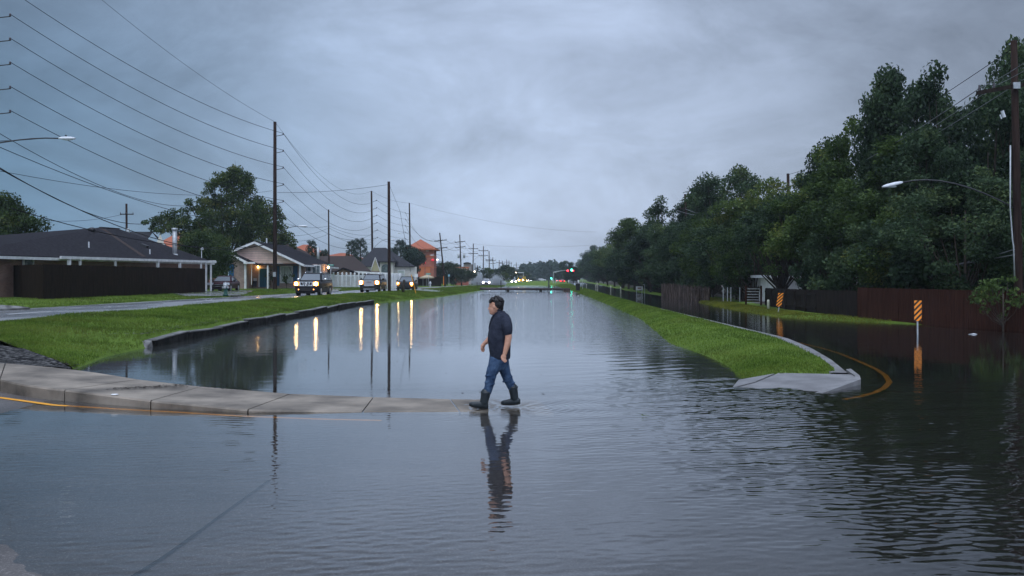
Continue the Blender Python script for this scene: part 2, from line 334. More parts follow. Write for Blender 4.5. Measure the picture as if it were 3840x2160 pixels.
grid('left_yard', [-.03, 0, .5, 1.2, 2.2, 3.5, 6, 9, 14, 25, 60, 800], YS, lyx, lambda u, y: (zroad(y) - .25 if u < 0 else zyard(lyx(u, y), y) + .02 * (u > 0) + .03 * wob(u, y) * (u > .3)), M['turf'])
# berm that closes the canal, and the land beyond it
grid('canal_end_berm', [0, .04, .12, .3, .5, .7, .88, 1], [283, 286, 288, 291, 296, 302, 308, 316, 340, 400, 600, 1200, 3200],
     lambda u, y: Le(y) + .0 + (Rc(y) - Le(y)) * u, lambda u, y: ip(y, [283, 286, 290, 297, 310, 340, 600, 3200], [-.5, -.05, .3, .55, .6, .45, .4, .4]) * (1 if .03 < u < .97 else .2) - (.05 if u in (0, 1) else 0), M['turf'])
# right median
RS = [k / 150 for k in range(151)]
def rmY(u, s): return ip(u, [0, 1], [19.7, 19.0]) + s ** 1.9 * (300 - 20)
def rmx(u, s): y = rmY(u, s); a = Rw(y); b = Rc(y) - .24; return a + (b - a) * u
def rmz(u, s):
    if u < 0: return -.6
    if u > 1: return -.4
    y = rmY(u, s); top = ip(y, [19.0, 19.9, 20.3, 22, 30, 300], [-.2, -.05, .13, .2, .3, .32])
    z = ip(u, [0, .06, .2, .5, .85, 1], [-.06, .05 if top > .05 else top, .55 * top, top, top * .85, min(.17, top + .05)])
    return z + .02 * wob(rmx(u, s) * 1.5, y) * (u > .03) * (u < .95)
grid('right_median', [-.05, 0, .03, .07, .14, .22, .35, .5, .62, .74, .85, .93, 1.0, 1.02], RS, rmx, rmz, M['turf'], rmY)
# curb along the right road
CY = [19.9 + (k / 120) ** 1.8 * 280 for k in range(121)]
CU = [(-.24, -.2), (-.24, .185), (-.2, .2), (-.02, .19), (0, .16), (0, -.25)]
grid('right_curb', range(6), CY, lambda u, y: Rc(y) + CU[int(u)][0] * ip(y, [20, 26, 60], [1.5, 1.25, 1]), lambda u, y: CU[int(u)][1] * ip(y, [18, 19.9, 26], [.5, .6, 1]) if CU[int(u)][1] > 0 else CU[int(u)][1], M['slab_pale'], smooth=False)
# road beds under the flood
def zbed(x, y):                 # the road crown just breaks the surface at the near left
    d = -.8 * x - 1.25 * (y - 6.2) - .35 + .35 * wob(x * .9, y * .9); f = min(1, max(0, d / 1.6)); return float(zst(x)) + (.047 + .007 * wob(x * 4.3, y * 5.1) + .004 * wob(x * 11, y * 13)) * f * f * (3 - 2 * f) * ip(x, [-14, -9], [0, 1])
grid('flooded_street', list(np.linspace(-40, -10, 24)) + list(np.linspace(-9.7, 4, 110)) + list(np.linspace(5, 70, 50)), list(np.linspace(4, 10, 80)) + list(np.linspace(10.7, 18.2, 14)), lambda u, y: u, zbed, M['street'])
M['asphalt'] = roadmat('drowned_asphalt', (.004,.004,.004), (.014,.0135,.013), .7, False)
grid('right_road', [0, .3, .6, 1], list(np.linspace(18.2, 120, 40)) + [160, 220, 300, 420, 700, 1500, 3200], lambda u, y: ip(y, [18, 19.9, 3200], [Rc(20) - 1.5, Rc(20), Rc(3200)]) * (y < 19.9) + Rc(y) * (y >= 19.9) + u * (Re(y) + 1.5 - Rc(y)), lambda u, y: ip(y, [18, 300, 420], [-.08, -.07, .0]), M['asphalt'])
zr2 = lambda d: ip(d, [0, .4, 1.2, 3, 10, 40], [-.08, .04, .12, .16, .25, .4])
def ryx(u, y): return Re(y) + u
grid('right_yard', [-.3, 0, .25, .6, 1.2, 2, 3.5, 6, 12, 40, 900], [-5, 5, 12] + list(np.linspace(18, 130, 57)) + [160, 200, 260, 340, 500, 800, 1600, 3200], ryx, lambda u, y: -.4 if u < 0 else zr2(u) + .03 * wob(u * 2, y) * (u > .1), M['turf'])
grid('wood_floor', [2.6, 4, 7, 12, 40, 900], [-5, 12, 25] + list(np.linspace(32, 130, 45)) + [160, 200, 260, 340, 500, 700], ryx, lambda u, y: zr2(u) + .06 + .06 * wob(u * 2, y) - .2 * (u < 2.7), M['wetsoil'])
# retaining wall of broken concrete along the canal
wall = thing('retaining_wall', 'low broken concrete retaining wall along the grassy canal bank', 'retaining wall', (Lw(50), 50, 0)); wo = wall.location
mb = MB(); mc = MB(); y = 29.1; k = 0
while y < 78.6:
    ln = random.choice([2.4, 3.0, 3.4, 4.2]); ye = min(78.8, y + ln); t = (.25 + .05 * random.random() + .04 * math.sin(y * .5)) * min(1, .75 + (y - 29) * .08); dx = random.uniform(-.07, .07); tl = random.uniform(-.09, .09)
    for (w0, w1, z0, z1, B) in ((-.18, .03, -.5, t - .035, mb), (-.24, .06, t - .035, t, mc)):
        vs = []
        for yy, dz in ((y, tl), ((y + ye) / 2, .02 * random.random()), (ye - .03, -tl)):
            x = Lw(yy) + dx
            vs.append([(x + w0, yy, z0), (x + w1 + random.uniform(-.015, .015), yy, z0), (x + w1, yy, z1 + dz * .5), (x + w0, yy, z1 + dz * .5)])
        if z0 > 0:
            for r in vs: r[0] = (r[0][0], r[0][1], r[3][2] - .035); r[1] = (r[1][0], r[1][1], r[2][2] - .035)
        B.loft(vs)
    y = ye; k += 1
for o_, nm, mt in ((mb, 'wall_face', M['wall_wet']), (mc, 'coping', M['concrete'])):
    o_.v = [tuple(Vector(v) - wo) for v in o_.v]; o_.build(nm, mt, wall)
# broken end of the wall
mb = MB(); e = G(545,1304,.0)
mb.add([(-.5,-.55,-.1),(.1,-.4,-.12),(.18,.5,-.1),(-.25,.55,-.1),(-.42,-.45,.03),(.02,-.3,.02),(.12,.5,.3),(-.22,.55,.33)], ((3,2,1,0),(4,5,6,7),(0,1,5,4),(1,2,6,5),(2,3,7,6),(3,0,4,7)))
mb.v = [tuple(Vector(v) * .62 + e) for v in mb.v]
tag(mb.build('concrete_block', M['concrete'], origin=e), 'tilted broken concrete block at the near end of the canal wall', 'concrete block')
# pavement slabs on the left, joint by joint: (front, back) with heights
SJ = [((-420,1400,.3),(-420,1362,.36)), ((0,1423,.24),(20,1362,.33)), ((242,1462,.18),(515,1423,.13)), ((565,1502,.12),(752,1450,.09)), ((929,1536,.05),(1090,1477,.045)), ((1360,1542,.012),(1401,1489,.02)), ((1725,1545,.002),(1688,1497,.006)), ((2080,1550,-.012),(2020,1500,-.008))]
pav = MB(); base = MB()
W = [(G(*a), G(*b)) for a, b in SJ]
def lerp(a, b, t): return a + (b - a) * t
pstrips = []
for i in range(len(W) - 1):
    gap = .012 / max(1e-3, (W[i+1][0] - W[i][0]).length)
    nn = 6; top = []
    for k in range(nn + 1):
        t = gap + (1 - 2 * gap) * k / nn; f = lerp(W[i][0], W[i+1][0], t); b = lerp(W[i][1], W[i+1][1], t)
        if i == 1: f = f + Vector((0, -.12 * math.sin(math.pi * t), 0)); b = b + Vector((0, .25 * math.sin(math.pi * t), 0))
        d = (b - f).normalized()
        ring = [f + Vector((0, 0, -.3)), f + Vector((0, 0, -.025)), f + d * .025, lerp(f, b, .5), b, b + Vector((0, 0, -.3))]
        top.append([tuple(p) for p in ring])
    pav.loft(top)
base.loft([[tuple(f + Vector((0, .03, -.02))), tuple(b + Vector((0, -.03, -.02))), tuple(b + Vector((0, -.03, -.3))), tuple(f + Vector((0, .03, -.3)))] for f, b in W])
struct(pav.build('pavement', M['slab'])); struct(base.build('pavement_base', M['wetsoil']))
# right end of the pavement, with its curb return
pr = MB()
q = lambda a, z: G(a[0], a[1], z)
pr.slab([q((2746,1453),.0), q((2770,1424),.03), q((2905,1400),.08), q((2830,1432),.04)], .3)
pr.slab([q((2760,1455),-.005), q((2836,1434),.04), q((2921,1398),.085), q((3196,1404),.095), q((3214,1414),.09), q((3100,1468),.012), q((2930,1462),-.012)], .3)
struct(pr.build('right_pavement', M['slab_pale']))
pc = MB()
rc = [q((3062,1480),-.02), q((3105,1467),.03), q((3160,1447),.06), q((3228,1422),.1), q((3224,1408),.115), q((3190,1382),.14)]
ri = [q((3040,1478),-.02), q((3080,1464),.027), q((3135,1444),.055), q((3205,1416),.098), q((3206,1408),.115), q((3172,1385),.14)]
pc.loft([[tuple(a), tuple(b), tuple(b + Vector((0,0,-.35))), tuple(a + Vector((0,0,-.35)))] for a, b in zip(ri, rc)])
struct(pc.build('right_curb_return', M['slab_pale']))
# gravel, driveway, kerb slab
gp = [G(-500,1290,.42), G(0,1299,.38), G(90,1312,.34), G(150,1334,.29), G(215,1357,.22), G(265,1384,.12), G(247,1384,.15), G(150,1376,.25), G(0,1378,.27), G(-500,1372,.33)]
gm = MB(); c0 = sum(gp, Vector()) / len(gp); gm.add([p + Vector((0,0,.03)) for p in gp] + [c0 + Vector((0,0,.02))] + [p - Vector((0,0,.3)) for p in gp], [(i, (i+1)%10, 10) for i in range(10)] + [(i, 11+i, 11+(i+1)%10, (i+1)%10) for i in range(10)])
struct(gm.build('gravel_patch', M['gravel']))
dr = MB(); 
def drape(mb_, poly, dz, fn, n=14):
    (a, b, c, d) = [Vector((*p, 0)) for p in poly]; vs = []
    for i in range(n + 1):
        for j in range(n + 1):
            p = lerp(lerp(a, b, i / n), lerp(d, c, i / n), j / n); vs.append((p.x, p.y, fn(p.x, p.y) + dz))
    mb_.add(vs, [(i*(n+1)+j, (i+1)*(n+1)+j, (i+1)*(n+1)+j+1, i*(n+1)+j+1) for i in range(n) for j in range(n)])
drape(dr, [(-31,84),(-23.6,72.5),(-21.8,80),(-25.2,98)], .06, lambda x, y: max(zyard(x, y), zroad(y)) + .02)
struct(dr.build('driveway', M['road'], smooth=True))
dr = MB(); drape(dr, [(-26.8,118),(-19,100),(-18.6,106),(-21.5,126)], .06, lambda x, y: max(zyard(x, y), zroad(y)) + .02); struct(dr.build('side_driveway', M['road'], smooth=True))
ks = MB(); ks.slab([G(-200,1142,.8), G(0,1143,.8), G(70,1147,.74), G(113,1153,.66), G(0,1160,.62), G(-200,1162,.62)], .15); struct(ks.build('ramp_slab', M['concrete']))
# painted lines
ln = MB()
def stripe(mb_, pts, w, dz=.006):
    pts = [Vector(p) for p in pts]; vs = []
    for i, p in enumerate(pts):
        t = (pts[min(i+1, len(pts)-1)] - pts[max(i-1, 0)]); t.z = 0; t.normalize(); u = Vector((-t.y, t.x, 0)) * w / 2
        vs += [p + u + Vector((0,0,dz)), p - u + Vector((0,0,dz))]
    mb_.add(vs, [(2*i, 2*i+1, 2*i+3, 2*i+2) for i in range(len(pts) - 1)])
for a, b in ((39, 42.6), (60, 63.2), (73, 76.2), (86, 89), (99, 102), (112, 115), (125, 128)):
    stripe(ln, [(Le(y) - 3.5, y, zroad(y) + .04) for y in np.linspace(a, b, 4)], .12)
struct(ln.build('lane_marking', M['white_line']))
yl = MB(); 
def onst(px, py):
    p = G(px, py, 0)
    for _ in range(4): p = G(px, py, float(zst(p.x)))
    return p
stripe(yl, [onst(*p) for p in ((-300,1470),(0,1492),(202,1520),(424,1534),(646,1546),(908,1562),(1200,1573),(1430,1578))], .11)
struct(yl.build('yellow_line', M['yellow_line']))
yr = MB(); stripe(yr, [G(a, b, -.03) for a, b in ((2954,1276),(3076,1305),(3150,1327),(3225,1358),(3285,1385),(3321,1410),(3336,1434),(3318,1455),(3283,1473),(3225,1489),(3164,1500))], .11, .01); struct(yr.build('yellow_edge_line', M['yellow_line']))
sl = MB(); stripe(sl, [Vector((p.x, p.y, zbed(p.x, p.y) + .006)) for p in (lerp(onst(1010,1805), onst(430,2230), k / 30) for k in range(31))], .035); stripe(sl, [onst(*p) for p in ((300,1780),(620,1793),(1010,1803))], .008); struct(sl.build('tar_seam', M['mud']))
# ------------------------------------------------------------------ water
def water():
    m, t, b = nt('flood_water'); t.nodes.remove(b); out = t.nodes['Material Output']
    tc = N(t, 'ShaderNodeTexCoord'); sx = N(t, 'ShaderNodeSeparateXYZ'); t.links.new(tc.outputs['Object'], sx.inputs[0]); X, Y = sx.outputs[0], sx.outputs[1]
    def sm(v, a, b_):
        n = N(t, 'ShaderNodeMapRange', interpolation_type='SMOOTHSTEP'); n.inputs[1].default_value = a; n.inputs[2].default_value = b_; t.links.new(v, n.inputs[0]); return n.outputs[0]
    big = N(t, 'ShaderNodeTexNoise', Scale=1.0, Detail=2.0); t.links.new(mapped(t, (.16, .3, 1)), big.inputs['Vector'])
    bf = mth(t, 'SUBTRACT', big.outputs['Fac'], .5)
    # wind-ruffled part to the right, calm to the left, light ripple in the canal
    xr = mth(t, 'ADD', X, mth(t, 'MULTIPLY', bf, 5.0))
    right = sm(xr, .0, 5.2); canal = sm(Y, 17.0, 20.0); far = sm(Y, 22.0, 70.0)
    amp = mth(t, 'ADD', mth(t, 'MULTIPLY', right, mth(t, 'SUBTRACT', 1.0, mth(t, 'MULTIPLY', sm(Y, 19.0, 31.0), .93))), mth(t, 'MULTIPLY', canal, .16))
    lee = mth(t, 'SUBTRACT', 1.0, mth(t, 'MULTIPLY', mth(t, 'MULTIPLY', sm(X, 5.5, 9.5), sm(Y, 17.5, 22.0)), .88))
    nearm = mth(t, 'SUBTRACT', 1.0, mth(t, 'MULTIPLY', sm(Y, 33.0, 27.0) if False else mth(t, 'SUBTRACT', 1.0, sm(Y, 24.0, 34.0)), .92))
    amp = mth(t, 'MULTIPLY', mth(t, 'ADD', mth(t, 'MULTIPLY', amp, lee), .06), nearm)
    nz = N(t, 'ShaderNodeTexNoise', Scale=1.0, Detail=2.5, Roughness=.5, Distortion=.4); t.links.new(mapped(t, (4.2, 8.5, 1), rot=(0, 0, R(10))), nz.inputs['Vector'])
    nz2 = N(t, 'ShaderNodeTexNoise', Scale=1.0, Detail=1.0); t.links.new(mapped(t, (1.0, 3.2, 1), rot=(0, 0, R(-6))), nz2.inputs['Vector'])
    fine = N(t, 'ShaderNodeTexNoise', Scale=1.0, Detail=2.0); t.links.new(mapped(t, (13, 19, 1)), fine.inputs['Vector'])
    h = mth(t, 'ADD', mth(t, 'MULTIPLY', nz.outputs['Fac'], 1.0), mth(t, 'MULTIPLY', nz2.outputs['Fac'], 1.3))
    h = mth(t, 'ADD', mth(t, 'MULTIPLY', h, amp), mth(t, 'MULTIPLY', mth(t, 'MULTIPLY', fine.outputs['Fac'], .16), mth(t, 'ADD', amp, .05)))
    bp = N(t, 'ShaderNodeBump', Strength=1.0, Distance=.03); t.links.new(h, bp.inputs['Height'])
    fr = N(t, 'ShaderNodeFresnel', IOR=1.65); ge = N(t, 'ShaderNodeNewGeometry'); t.links.new(ge.outputs['True Normal'], fr.inputs['Normal'])
    gl = N(t, 'ShaderNodeBsdfGlossy', Roughness=.015); t.links.new(bp.outputs['Normal'], gl.inputs['Normal']); gl.inputs['Color'].default_value = (.96,.98,1,1)
    # silt: thin on the left, thicker right with tree shade painted in, thick in the canal
    silt_shade = mth(t, 'MAXIMUM', mth(t, 'MULTIPLY', sm(xr, -1.0, 6.0), .4), mth(t, 'MULTIPLY', mth(t, 'MULTIPLY', sm(Y, 17.0, 18.6), .93), mth(t, 'SUBTRACT', 1.0, sm(X, 5.6, 6.6))))
    silt_shade = mth(t, 'ADD', mth(t, 'MULTIPLY', silt_shade, .95), .03)
    tp = N(t, 'ShaderNodeBsdfTransparent'); tp.inputs['Color'].default_value = (.86,.86,.84,1)
    df = N(t, 'ShaderNodeBsdfDiffuse'); dm = N(t, 'ShaderNodeMix', data_type='RGBA'); t.links.new(mth(t, 'MULTIPLY', sm(Y, 17.0, 20.0), mth(t, 'SUBTRACT', 1.0, sm(X, 3.0, 6.6))), dm.inputs[0]); dm.inputs[6].default_value = (.012,.01,.007,1); dm.inputs[7].default_value = (.035,.037,.035,1); t.links.new(dm.outputs[2], df.inputs['Color'])  # canal murk is paler, sky reflection put into its colour
    mx = N(t, 'ShaderNodeMixShader'); t.links.new(silt_shade, mx.inputs[0]); t.links.new(tp.outputs[0], mx.inputs[1]); t.links.new(df.outputs[0], mx.inputs[2])
    m2 = N(t, 'ShaderNodeMixShader'); t.links.new(fr.outputs[0], m2.inputs[0]); t.links.new(mx.outputs[0], m2.inputs[1]); t.links.new(gl.outputs[0], m2.inputs[2])
    t.links.new(m2.outputs[0], out.inputs['Surface']); return m
M['water'] = water()
# near water is a displaced sheet (wind ripples as geometry), the rest of the sheet is flat
def water_sheet():
    xs = np.concatenate([[-60, -40, -25, -16], np.arange(-12, -3, .1), np.arange(-3, 9, .036), np.arange(9, 14, .06), np.arange(14, 20, .11), [22, 26, 34, 50, 75, 110]])
    ys = np.concatenate([[-8, 0, 3], np.arange(5, 11, .02), np.arange(11, 20, .034), np.arange(20, 34, .1), [36, 40, 46, 54, 64, 80, 110, 160, 240, 330, 430]])
    Xg, Yg = np.meshgrid(xs, ys); r = np.random.default_rng(21); S = lambda v, a, b_: (lambda t_: t_ * t_ * (3 - 2 * t_))(np.clip((v - a) / (b_ - a), 0, 1))
    def waves(n, l0, l1, d0, dsp, slope):
        h = np.zeros_like(Xg); 
        for _ in range(n):
            lam = math.exp(r.uniform(math.log(l0), math.log(l1))); th = d0 + r.normal() * dsp; k = 2 * math.pi / lam
            px_ = r.uniform(0, 6.28); bend = .35 * np.sin(Xg * r.uniform(.1, .35) + Yg * r.uniform(.1, .3) + r.uniform(0, 6.28)) * min(1.0, lam * 3)
            h += slope * lam / (2 * math.pi) * np.sin(k * (Xg * math.cos(th) + Yg * math.sin(th)) + px_ + bend * 4) * math.sqrt(2 / n)
        return h
    h1 = waves(72, .072, .22, R(-80), .5, .07); h2 = waves(30, .4, 1.2, R(-72), .4, .014)
    gust = .72 + .28 * np.sin(Xg * .9 + 1.1 * np.sin(Yg * .5)) * np.sin(Yg * .7 + .6 * np.sin(Xg * .6)) 
    wind = S(Xg + .5 * np.sin(Yg * .55), -1.4, 3.4) * (1 - S(Yg, 17, 21) * S(Xg, 5.0, 6.5)) * (1 - .6 * S(Yg, 19, 30))
    a1 = np.maximum(wind, .36 - .27 * S(Yg, 16.2, 18)) * gust
    rg = 0
    for bx_, by_ in ((-.4, 15.22), (-.22, 15.25), (.03, 15.46), (.24, 15.47)):       # rings pushed out by the boots
        rr_ = np.hypot(Xg - bx_, Yg - by_); rg = rg + .0032 * np.exp(-rr_ / .7) * np.sin(rr_ * 2 * math.pi / .13 + bx_ * 9)
    edge = S(Xg, -12, -10) * (1 - S(Xg, 18.5, 19.8)) * S(Yg, 5, 5.6) * (1 - S(Yg, 29, 33.5)); cv = np.where(Yg > 19, .75, 1.0)
    Z = (h1 * a1 * cv + h2 * (.07 + wind) * .9 + rg) * edge
    V = np.stack([Xg, Yg, Z], -1).reshape(-1, 3); n = len(xs); m = len(ys); i = (np.arange(n - 1)[None, :] + n * np.arange(m - 1)[:, None]).ravel()
    return struct(link('water', npmesh('water', V, np.stack([i, i + 1, i + n + 1, i + n], 1)), M['water'], smooth=True))
water_sheet()
# ------------------------------------------------------------------ grass blades
def blades(name, n, fxyz, hgt, wid, mat, label):
    V = np.zeros((n * 3, 3), np.float32); k = 0
    for i in range(n):
        x, y, z = fxyz(); s = max(1.0, (y / 26.0) ** .75); a = random.random() * math.pi * 2; h = hgt * s ** .55 * random.uniform(.5, 1.25); w = wid * s * random.uniform(.6, 1.2)
        lx, ly = random.gauss(0, .35) * h, random.gauss(0, .35) * h; dx, dy = math.cos(a) * w, math.sin(a) * w
        V[k] = (x - dx, y - dy, z - .01); V[k+1] = (x + dx, y + dy, z - .01); V[k+2] = (x + lx, y + ly, z + h); k += 3
    o = link(name, npmesh(name, V, np.arange(n * 3).reshape(-1, 3)), mat); o['kind'] = 'stuff'; o['label'] = label; o['category'] = 'grass'; return o
def f1():
    u = random.random() ** .9 * .97 + .02; s = random.random() ** 1.0
    return lbx(u, s), lbY(u, s), lbz(u, s)
blades('bank_grass', 120000, f1, .075, .012, M['blade'], 'bright green grass on the bank beside the canal')
def f2():
    u = .02 + random.random() * .97; s = random.random()
    return rmx(u, s), rmY(u, s), rmz(u, s)
blades('median_grass', 90000, f2, .055, .01, M['blade'], 'bright green grass on the wedge of median on the right')
def f3():
    u = random.random() ** 1.3 * 7; y = 36 + random.random() ** 1.2 * 110; x = lyx(u, y); return x, y, zyard(x, y) + .02 + .03 * wob(u, y) * (u > .3)
blades('verge_grass', 45000, f3, .06, .012, M['blade'], 'green grass on the verge beyond the left road')
def f4():
    u = .15 + random.random() * 1.9; y = 45 + random.random() * 50; return ryx(u, y), y, zr2(u)
blades('flooded_verge_grass', 16000, f4, .07, .012, M['blade_y'], 'yellowish grass strip along the dark fence on the right')
# ------------------------------------------------------------------ poles and wires
def local(t, p): return Vector(p) - Vector(t.location)
WIRES = []
def wire(p, q, sag, label, r=.014, mat=None, group='overhead wires'):
    p = Vector(p); q = Vector(q); n = 22; mb = MB()
    r *= 1.35; mb.tube([lerp(p, q, i / n) - Vector((0, 0, 4 * sag * (i / n) * (1 - i / n))) for i in range(n + 1)], r, 4, False)
    o = mb.build('overhead_wire', mat or M['wire'], origin=lerp(p, q, .5)); tag(o, label, 'wire', group); return o
def pole(label, base, top, r0, r1, group='utility poles', name='utility_pole'):
    base = Vector(base); top = Vector(top); t = thing(name, label, 'utility pole', base, 0, group)
    d = top - base; mb = MB(); mb.tube([(0, 0, -.5)] + [tuple(d * k) for k in (0, .5, 1)], [r0, r0, (r0 + r1) / 2, r1], 12); mb.build('pole', M['wood_pole'], t, True); return t
def bracket(t, z, L, side=1, off=(0, 0)):         # steel arm with a standing insulator
    mb = MB(); x0 = off[0]; y0_ = off[1]
    mb.tube([(x0, y0_, z - .32), (x0 + side * L * .5, y0_, z - .24), (x0 + side * L, y0_, z - .15)], .035, 6); mb.tube([(x0 + side * L, y0_, z - .17), (x0 + side * L, y0_, z - .12)], .05, 6)
    a = mb.build('bracket_arm', M['dark_metal'], t)
    mi = MB(); mi.tube([(x0 + side*L, y0_, z - .15), (x0 + side*L, y0_, z - .1), (x0 + side*L, y0_, z - .06), (x0 + side*L, y0_, z - .02), (x0 + side*L, y0_, z + .05)], [.04, .085, .05, .085, .04], 8); mi.build('insulator', M['insul'], a, True)
def crossarm(t, z, L, cx=0, tilt=0, ins=4, th=.11):
    mb = MB(); mb.box((cx, -.14, z), (L, .1, th), ry=tilt); a = mb.build('crossarm', M['wood_pole'], t)
    for k in range(ins):
        f = (-.46 + .92 * k / (ins - 1)) * L; mi = MB(); mi.tube([(cx + f, -.14, z - f * math.sin(tilt) + .04), (cx + f, -.14, z - f * math.sin(tilt) + .24)], [.05, .03], 6); mi.build('insulator', M['insul'], a)
def lamp_arm(t, a, b, head_len, rise, mat='lamp_metal', hd=None):   # street lamp head on a curved arm, in t's coordinates
    a = Vector(a); b = Vector(b); c = lerp(a, b, .6) + Vector((0, 0, rise))
    pts = [(1-s)**2 * a + 2*s*(1-s) * c + s*s * b for s in [k / 8 for k in range(9)]]
    mb = MB(); mb.tube(pts, .032, 6); ar = mb.build('lamp_arm', M['dark_metal'], t, True)
    d = (b - a); d.z = 0; d.normalize(); d = hd or d; e = b + d * head_len; m2 = MB(); w = head_len * .17
    rg = []
    for k, (s, ww, hh) in enumerate(((-.05,.25,.4),(.1,.7,.8),(.4,1,1),(.75,1,.9),(.95,.75,.6),(1.02,.3,.3))):
        p = lerp(b, e, s); u = Vector((-d.y, d.x, 0)) * w * ww; h = Vector((0, 0, head_len * .11 * hh))
        rg.append([p - u - h * .6, p + u - h * .6, p + u * .9 + h * .3, p + u * .4 + h, p - u * .4 + h, p - u * .9 + h * .3])
    m2.loft([[tuple(v) for v in r] for r in rg]); m2.build('lamp_head', M[mat], ar, True)
    m3 = MB(); p = lerp(b, e, .55); m3.ell(p - Vector((0, 0, head_len * .07)), (head_len * .3 * abs(d.x) + w * .6 * abs(d.y), head_len * .3 * abs(d.y) + w * .6 * abs(d.x), head_len * .07), 10, 6); m3.build('lens', M['lens'], ar, True)
# P0 just outside the left edge, P1 the tall one
AY = [500, 563, 626, 689, 752, 808]
D0, D1, D2, D3 = 66.0, 106.0, 198.0, 230.0
p0b = P(-55, 1044, D0); p0b.z = .9; p0t = P(-55, 0, D0); p0t.z += 4.0
pole0 = pole('tall wooden pole at the left edge whose insulator arms enter the picture', p0b, p0t, .22, .16)
A0 = []
for k, yy in enumerate((-130, -38, 53, 143, 233, 324, 414)):
    tip = P(38, yy, D0); L = tip.x - p0b.x
    if k >= 2: bracket(pole0, tip.z - p0b.z, L)
    A0.append(tip)
p1b = P(1031, 1088, D1); p1b.z = .72; p1t = P(1031, 457, D1)
pole1 = pole('tallest dark wooden pole, with six short steel arms, in front of the pink gabled house', p1b, p1t, .235, .165)
A1 = []
for yy in AY: tip = P(1062, yy, D1); bracket(pole1, tip.z - p1b.z, tip.x - p1b.x); A1.append(tip)
lamp_arm(pole1, local(pole1, P(1036, 872, D1)), local(pole1, P(1120, 848, D1)), .95, .25)
mb = MB(); mb.box((0, -.24, 1.7), (.3, .12, .5)); mb.build('junction_box', M['metal'], pole1)
p2b = P(1398, 1065, D2); p2b.z = .8; p2t = P(1393, 716, D2)
pole2 = pole('wooden pole with a ladder of short arms behind the second vehicle in the line', p2b, p2t, .24, .17)
A2 = []
for k in range(6): tip = P(1412 + k * .6, 750 + 27.8 * k, D2); bracket(pole2, tip.z - p2b.z, tip.x - p2b.x); A2.append(tip)
lamp_arm(pole2, local(pole2, P(1402, 930, D2)), local(pole2, P(1462, 899, D2)), 1.1, 1.2)
p3b = P(1540, 1070, D3); p3b.z = .6; p3t = P(1535, 761, D3)
pole3 = pole('wooden pole with arms on its left side, in front of the red tower', p3b, p3t, .22, .15)
A3 = []
for k in range(6): tip = P(1520, 797 + 24.2 * k, D3); bracket(pole3, tip.z - p3b.z, p3b.x + .0 - tip.x if False else tip.x - p3b.x, 1); A3.append(tip)
lamp_arm(pole3, local(pole3, P(1532, 878, D3)), local(pole3, P(1505, 874, D3)), .9, .3)
qb = P(1460, 1096, 102.5); qb.z = .58; qt = P(1458, 681, 102.5)
poleq = pole('thick plain wooden pole standing on the grassy bank beside the canal', qb, qt, .17, .135)
rb = P(1234, 1060, 150); rb.z = 1.0; poler = pole('thin plain wooden pole rising behind the roofs, left of the grey house', rb, P(1232, 786, 150), .13, .1)
sb = P(477, 1060, 118); sb.z = 1.0; poles_ = pole('wooden pole rising behind the dark roof of the fenced house', sb, P(474, 764, 118), .14, .12)
mb = MB(); mb.cyl((.2, -.25, 6.1), (.2, -.25, 6.9), .22, 10); mb.build('transformer', M['metal'], poles_, True); crossarm(poles_, 8.6, 1.6, ins=3)
# line P4.. with crossarms
PX = [(1649,873,1672,228,.16,3),(1726+88,880,0,0,0,0)]
XA = []
specs = [(1649,873,1669,226,'leaning wooden pole with two tilted crossarms right of the red tower',[902,930],46,.1),
         (1724,880,1731,262,'wooden pole with two crossarms and transformers behind the brick sign',[907,927],40,.12),
         (1775,913,1773,302,'upright pole with two crossarms beside the splashing car',[933,951],35,0),
         (1813,923,1812,335,'pole with two wide crossarms, next beyond the pole beside the splashing car',[940,958],36,0),
         (1834,941,1836,362,'pole with two crossarms, third beyond the brick sign',[974,978],26,0),
         (1848,965,1852,430,'leaning pole with crossarms among the distant row',[977,988],24,.1)]
for k, (tx, ty, bx, D, lab, arms, wpx, tilt) in enumerate(specs):
    b = P(bx, 1060, D); b.z = .35; t = pole(lab, b, P(tx, ty, D), .19, .13); XA.append((t, D, tx, arms, wpx))
    for ay in arms:
        s = (ay - ty) / (1060 - ty); c = P(tx + (bx - tx) * s, ay, D); lc = local(t, c); mb = MB(); crossarm(t, lc.z, wpx / F * D, lc.x, -tilt, 4, .16)
    if k in (0, 1, 2): s = P(tx + (-22 if k == 0 else 22), 957 if k == 0 else 962, D); lamp_arm(t, local(t, P(bx - (bx-tx)*.4, 962 + (0 if k == 0 else 18), D)), local(t, s), .9, .5)
    if k == 1:
        for dx in (-.75, .7): mb = MB(); mb.cyl((dx, -.3, 7.0), (dx, -.3, 8.1), .3, 10); mb.build('transformer', M['metal'], t, True)
far = [(1872,975,470),(1884,978,500),(1900,973,530),(1909,977,560),(1917,982,590),(1936,984,560),(1926,998,640),(1941,1000,690),(1947,1004,720),(1952,1009,760),(1972,1011,740),(1978,1013,800),(1781,986,340),(1790,995,350)]
for k, (px, py, D) in enumerate(far):
    b = P(px, 1055, D); b.z = .3; t = pole(f'small distant pole of the far row, {ORD[k]} counted from the crossarm poles outward', b, P(px, py, D), .2, .15, 'far row of poles')
    if k in (0, 1, 2, 3, 5): crossarm(t, (P(px, py + 10, D) - b).z, 22 / F * D, ins=3, th=.2)
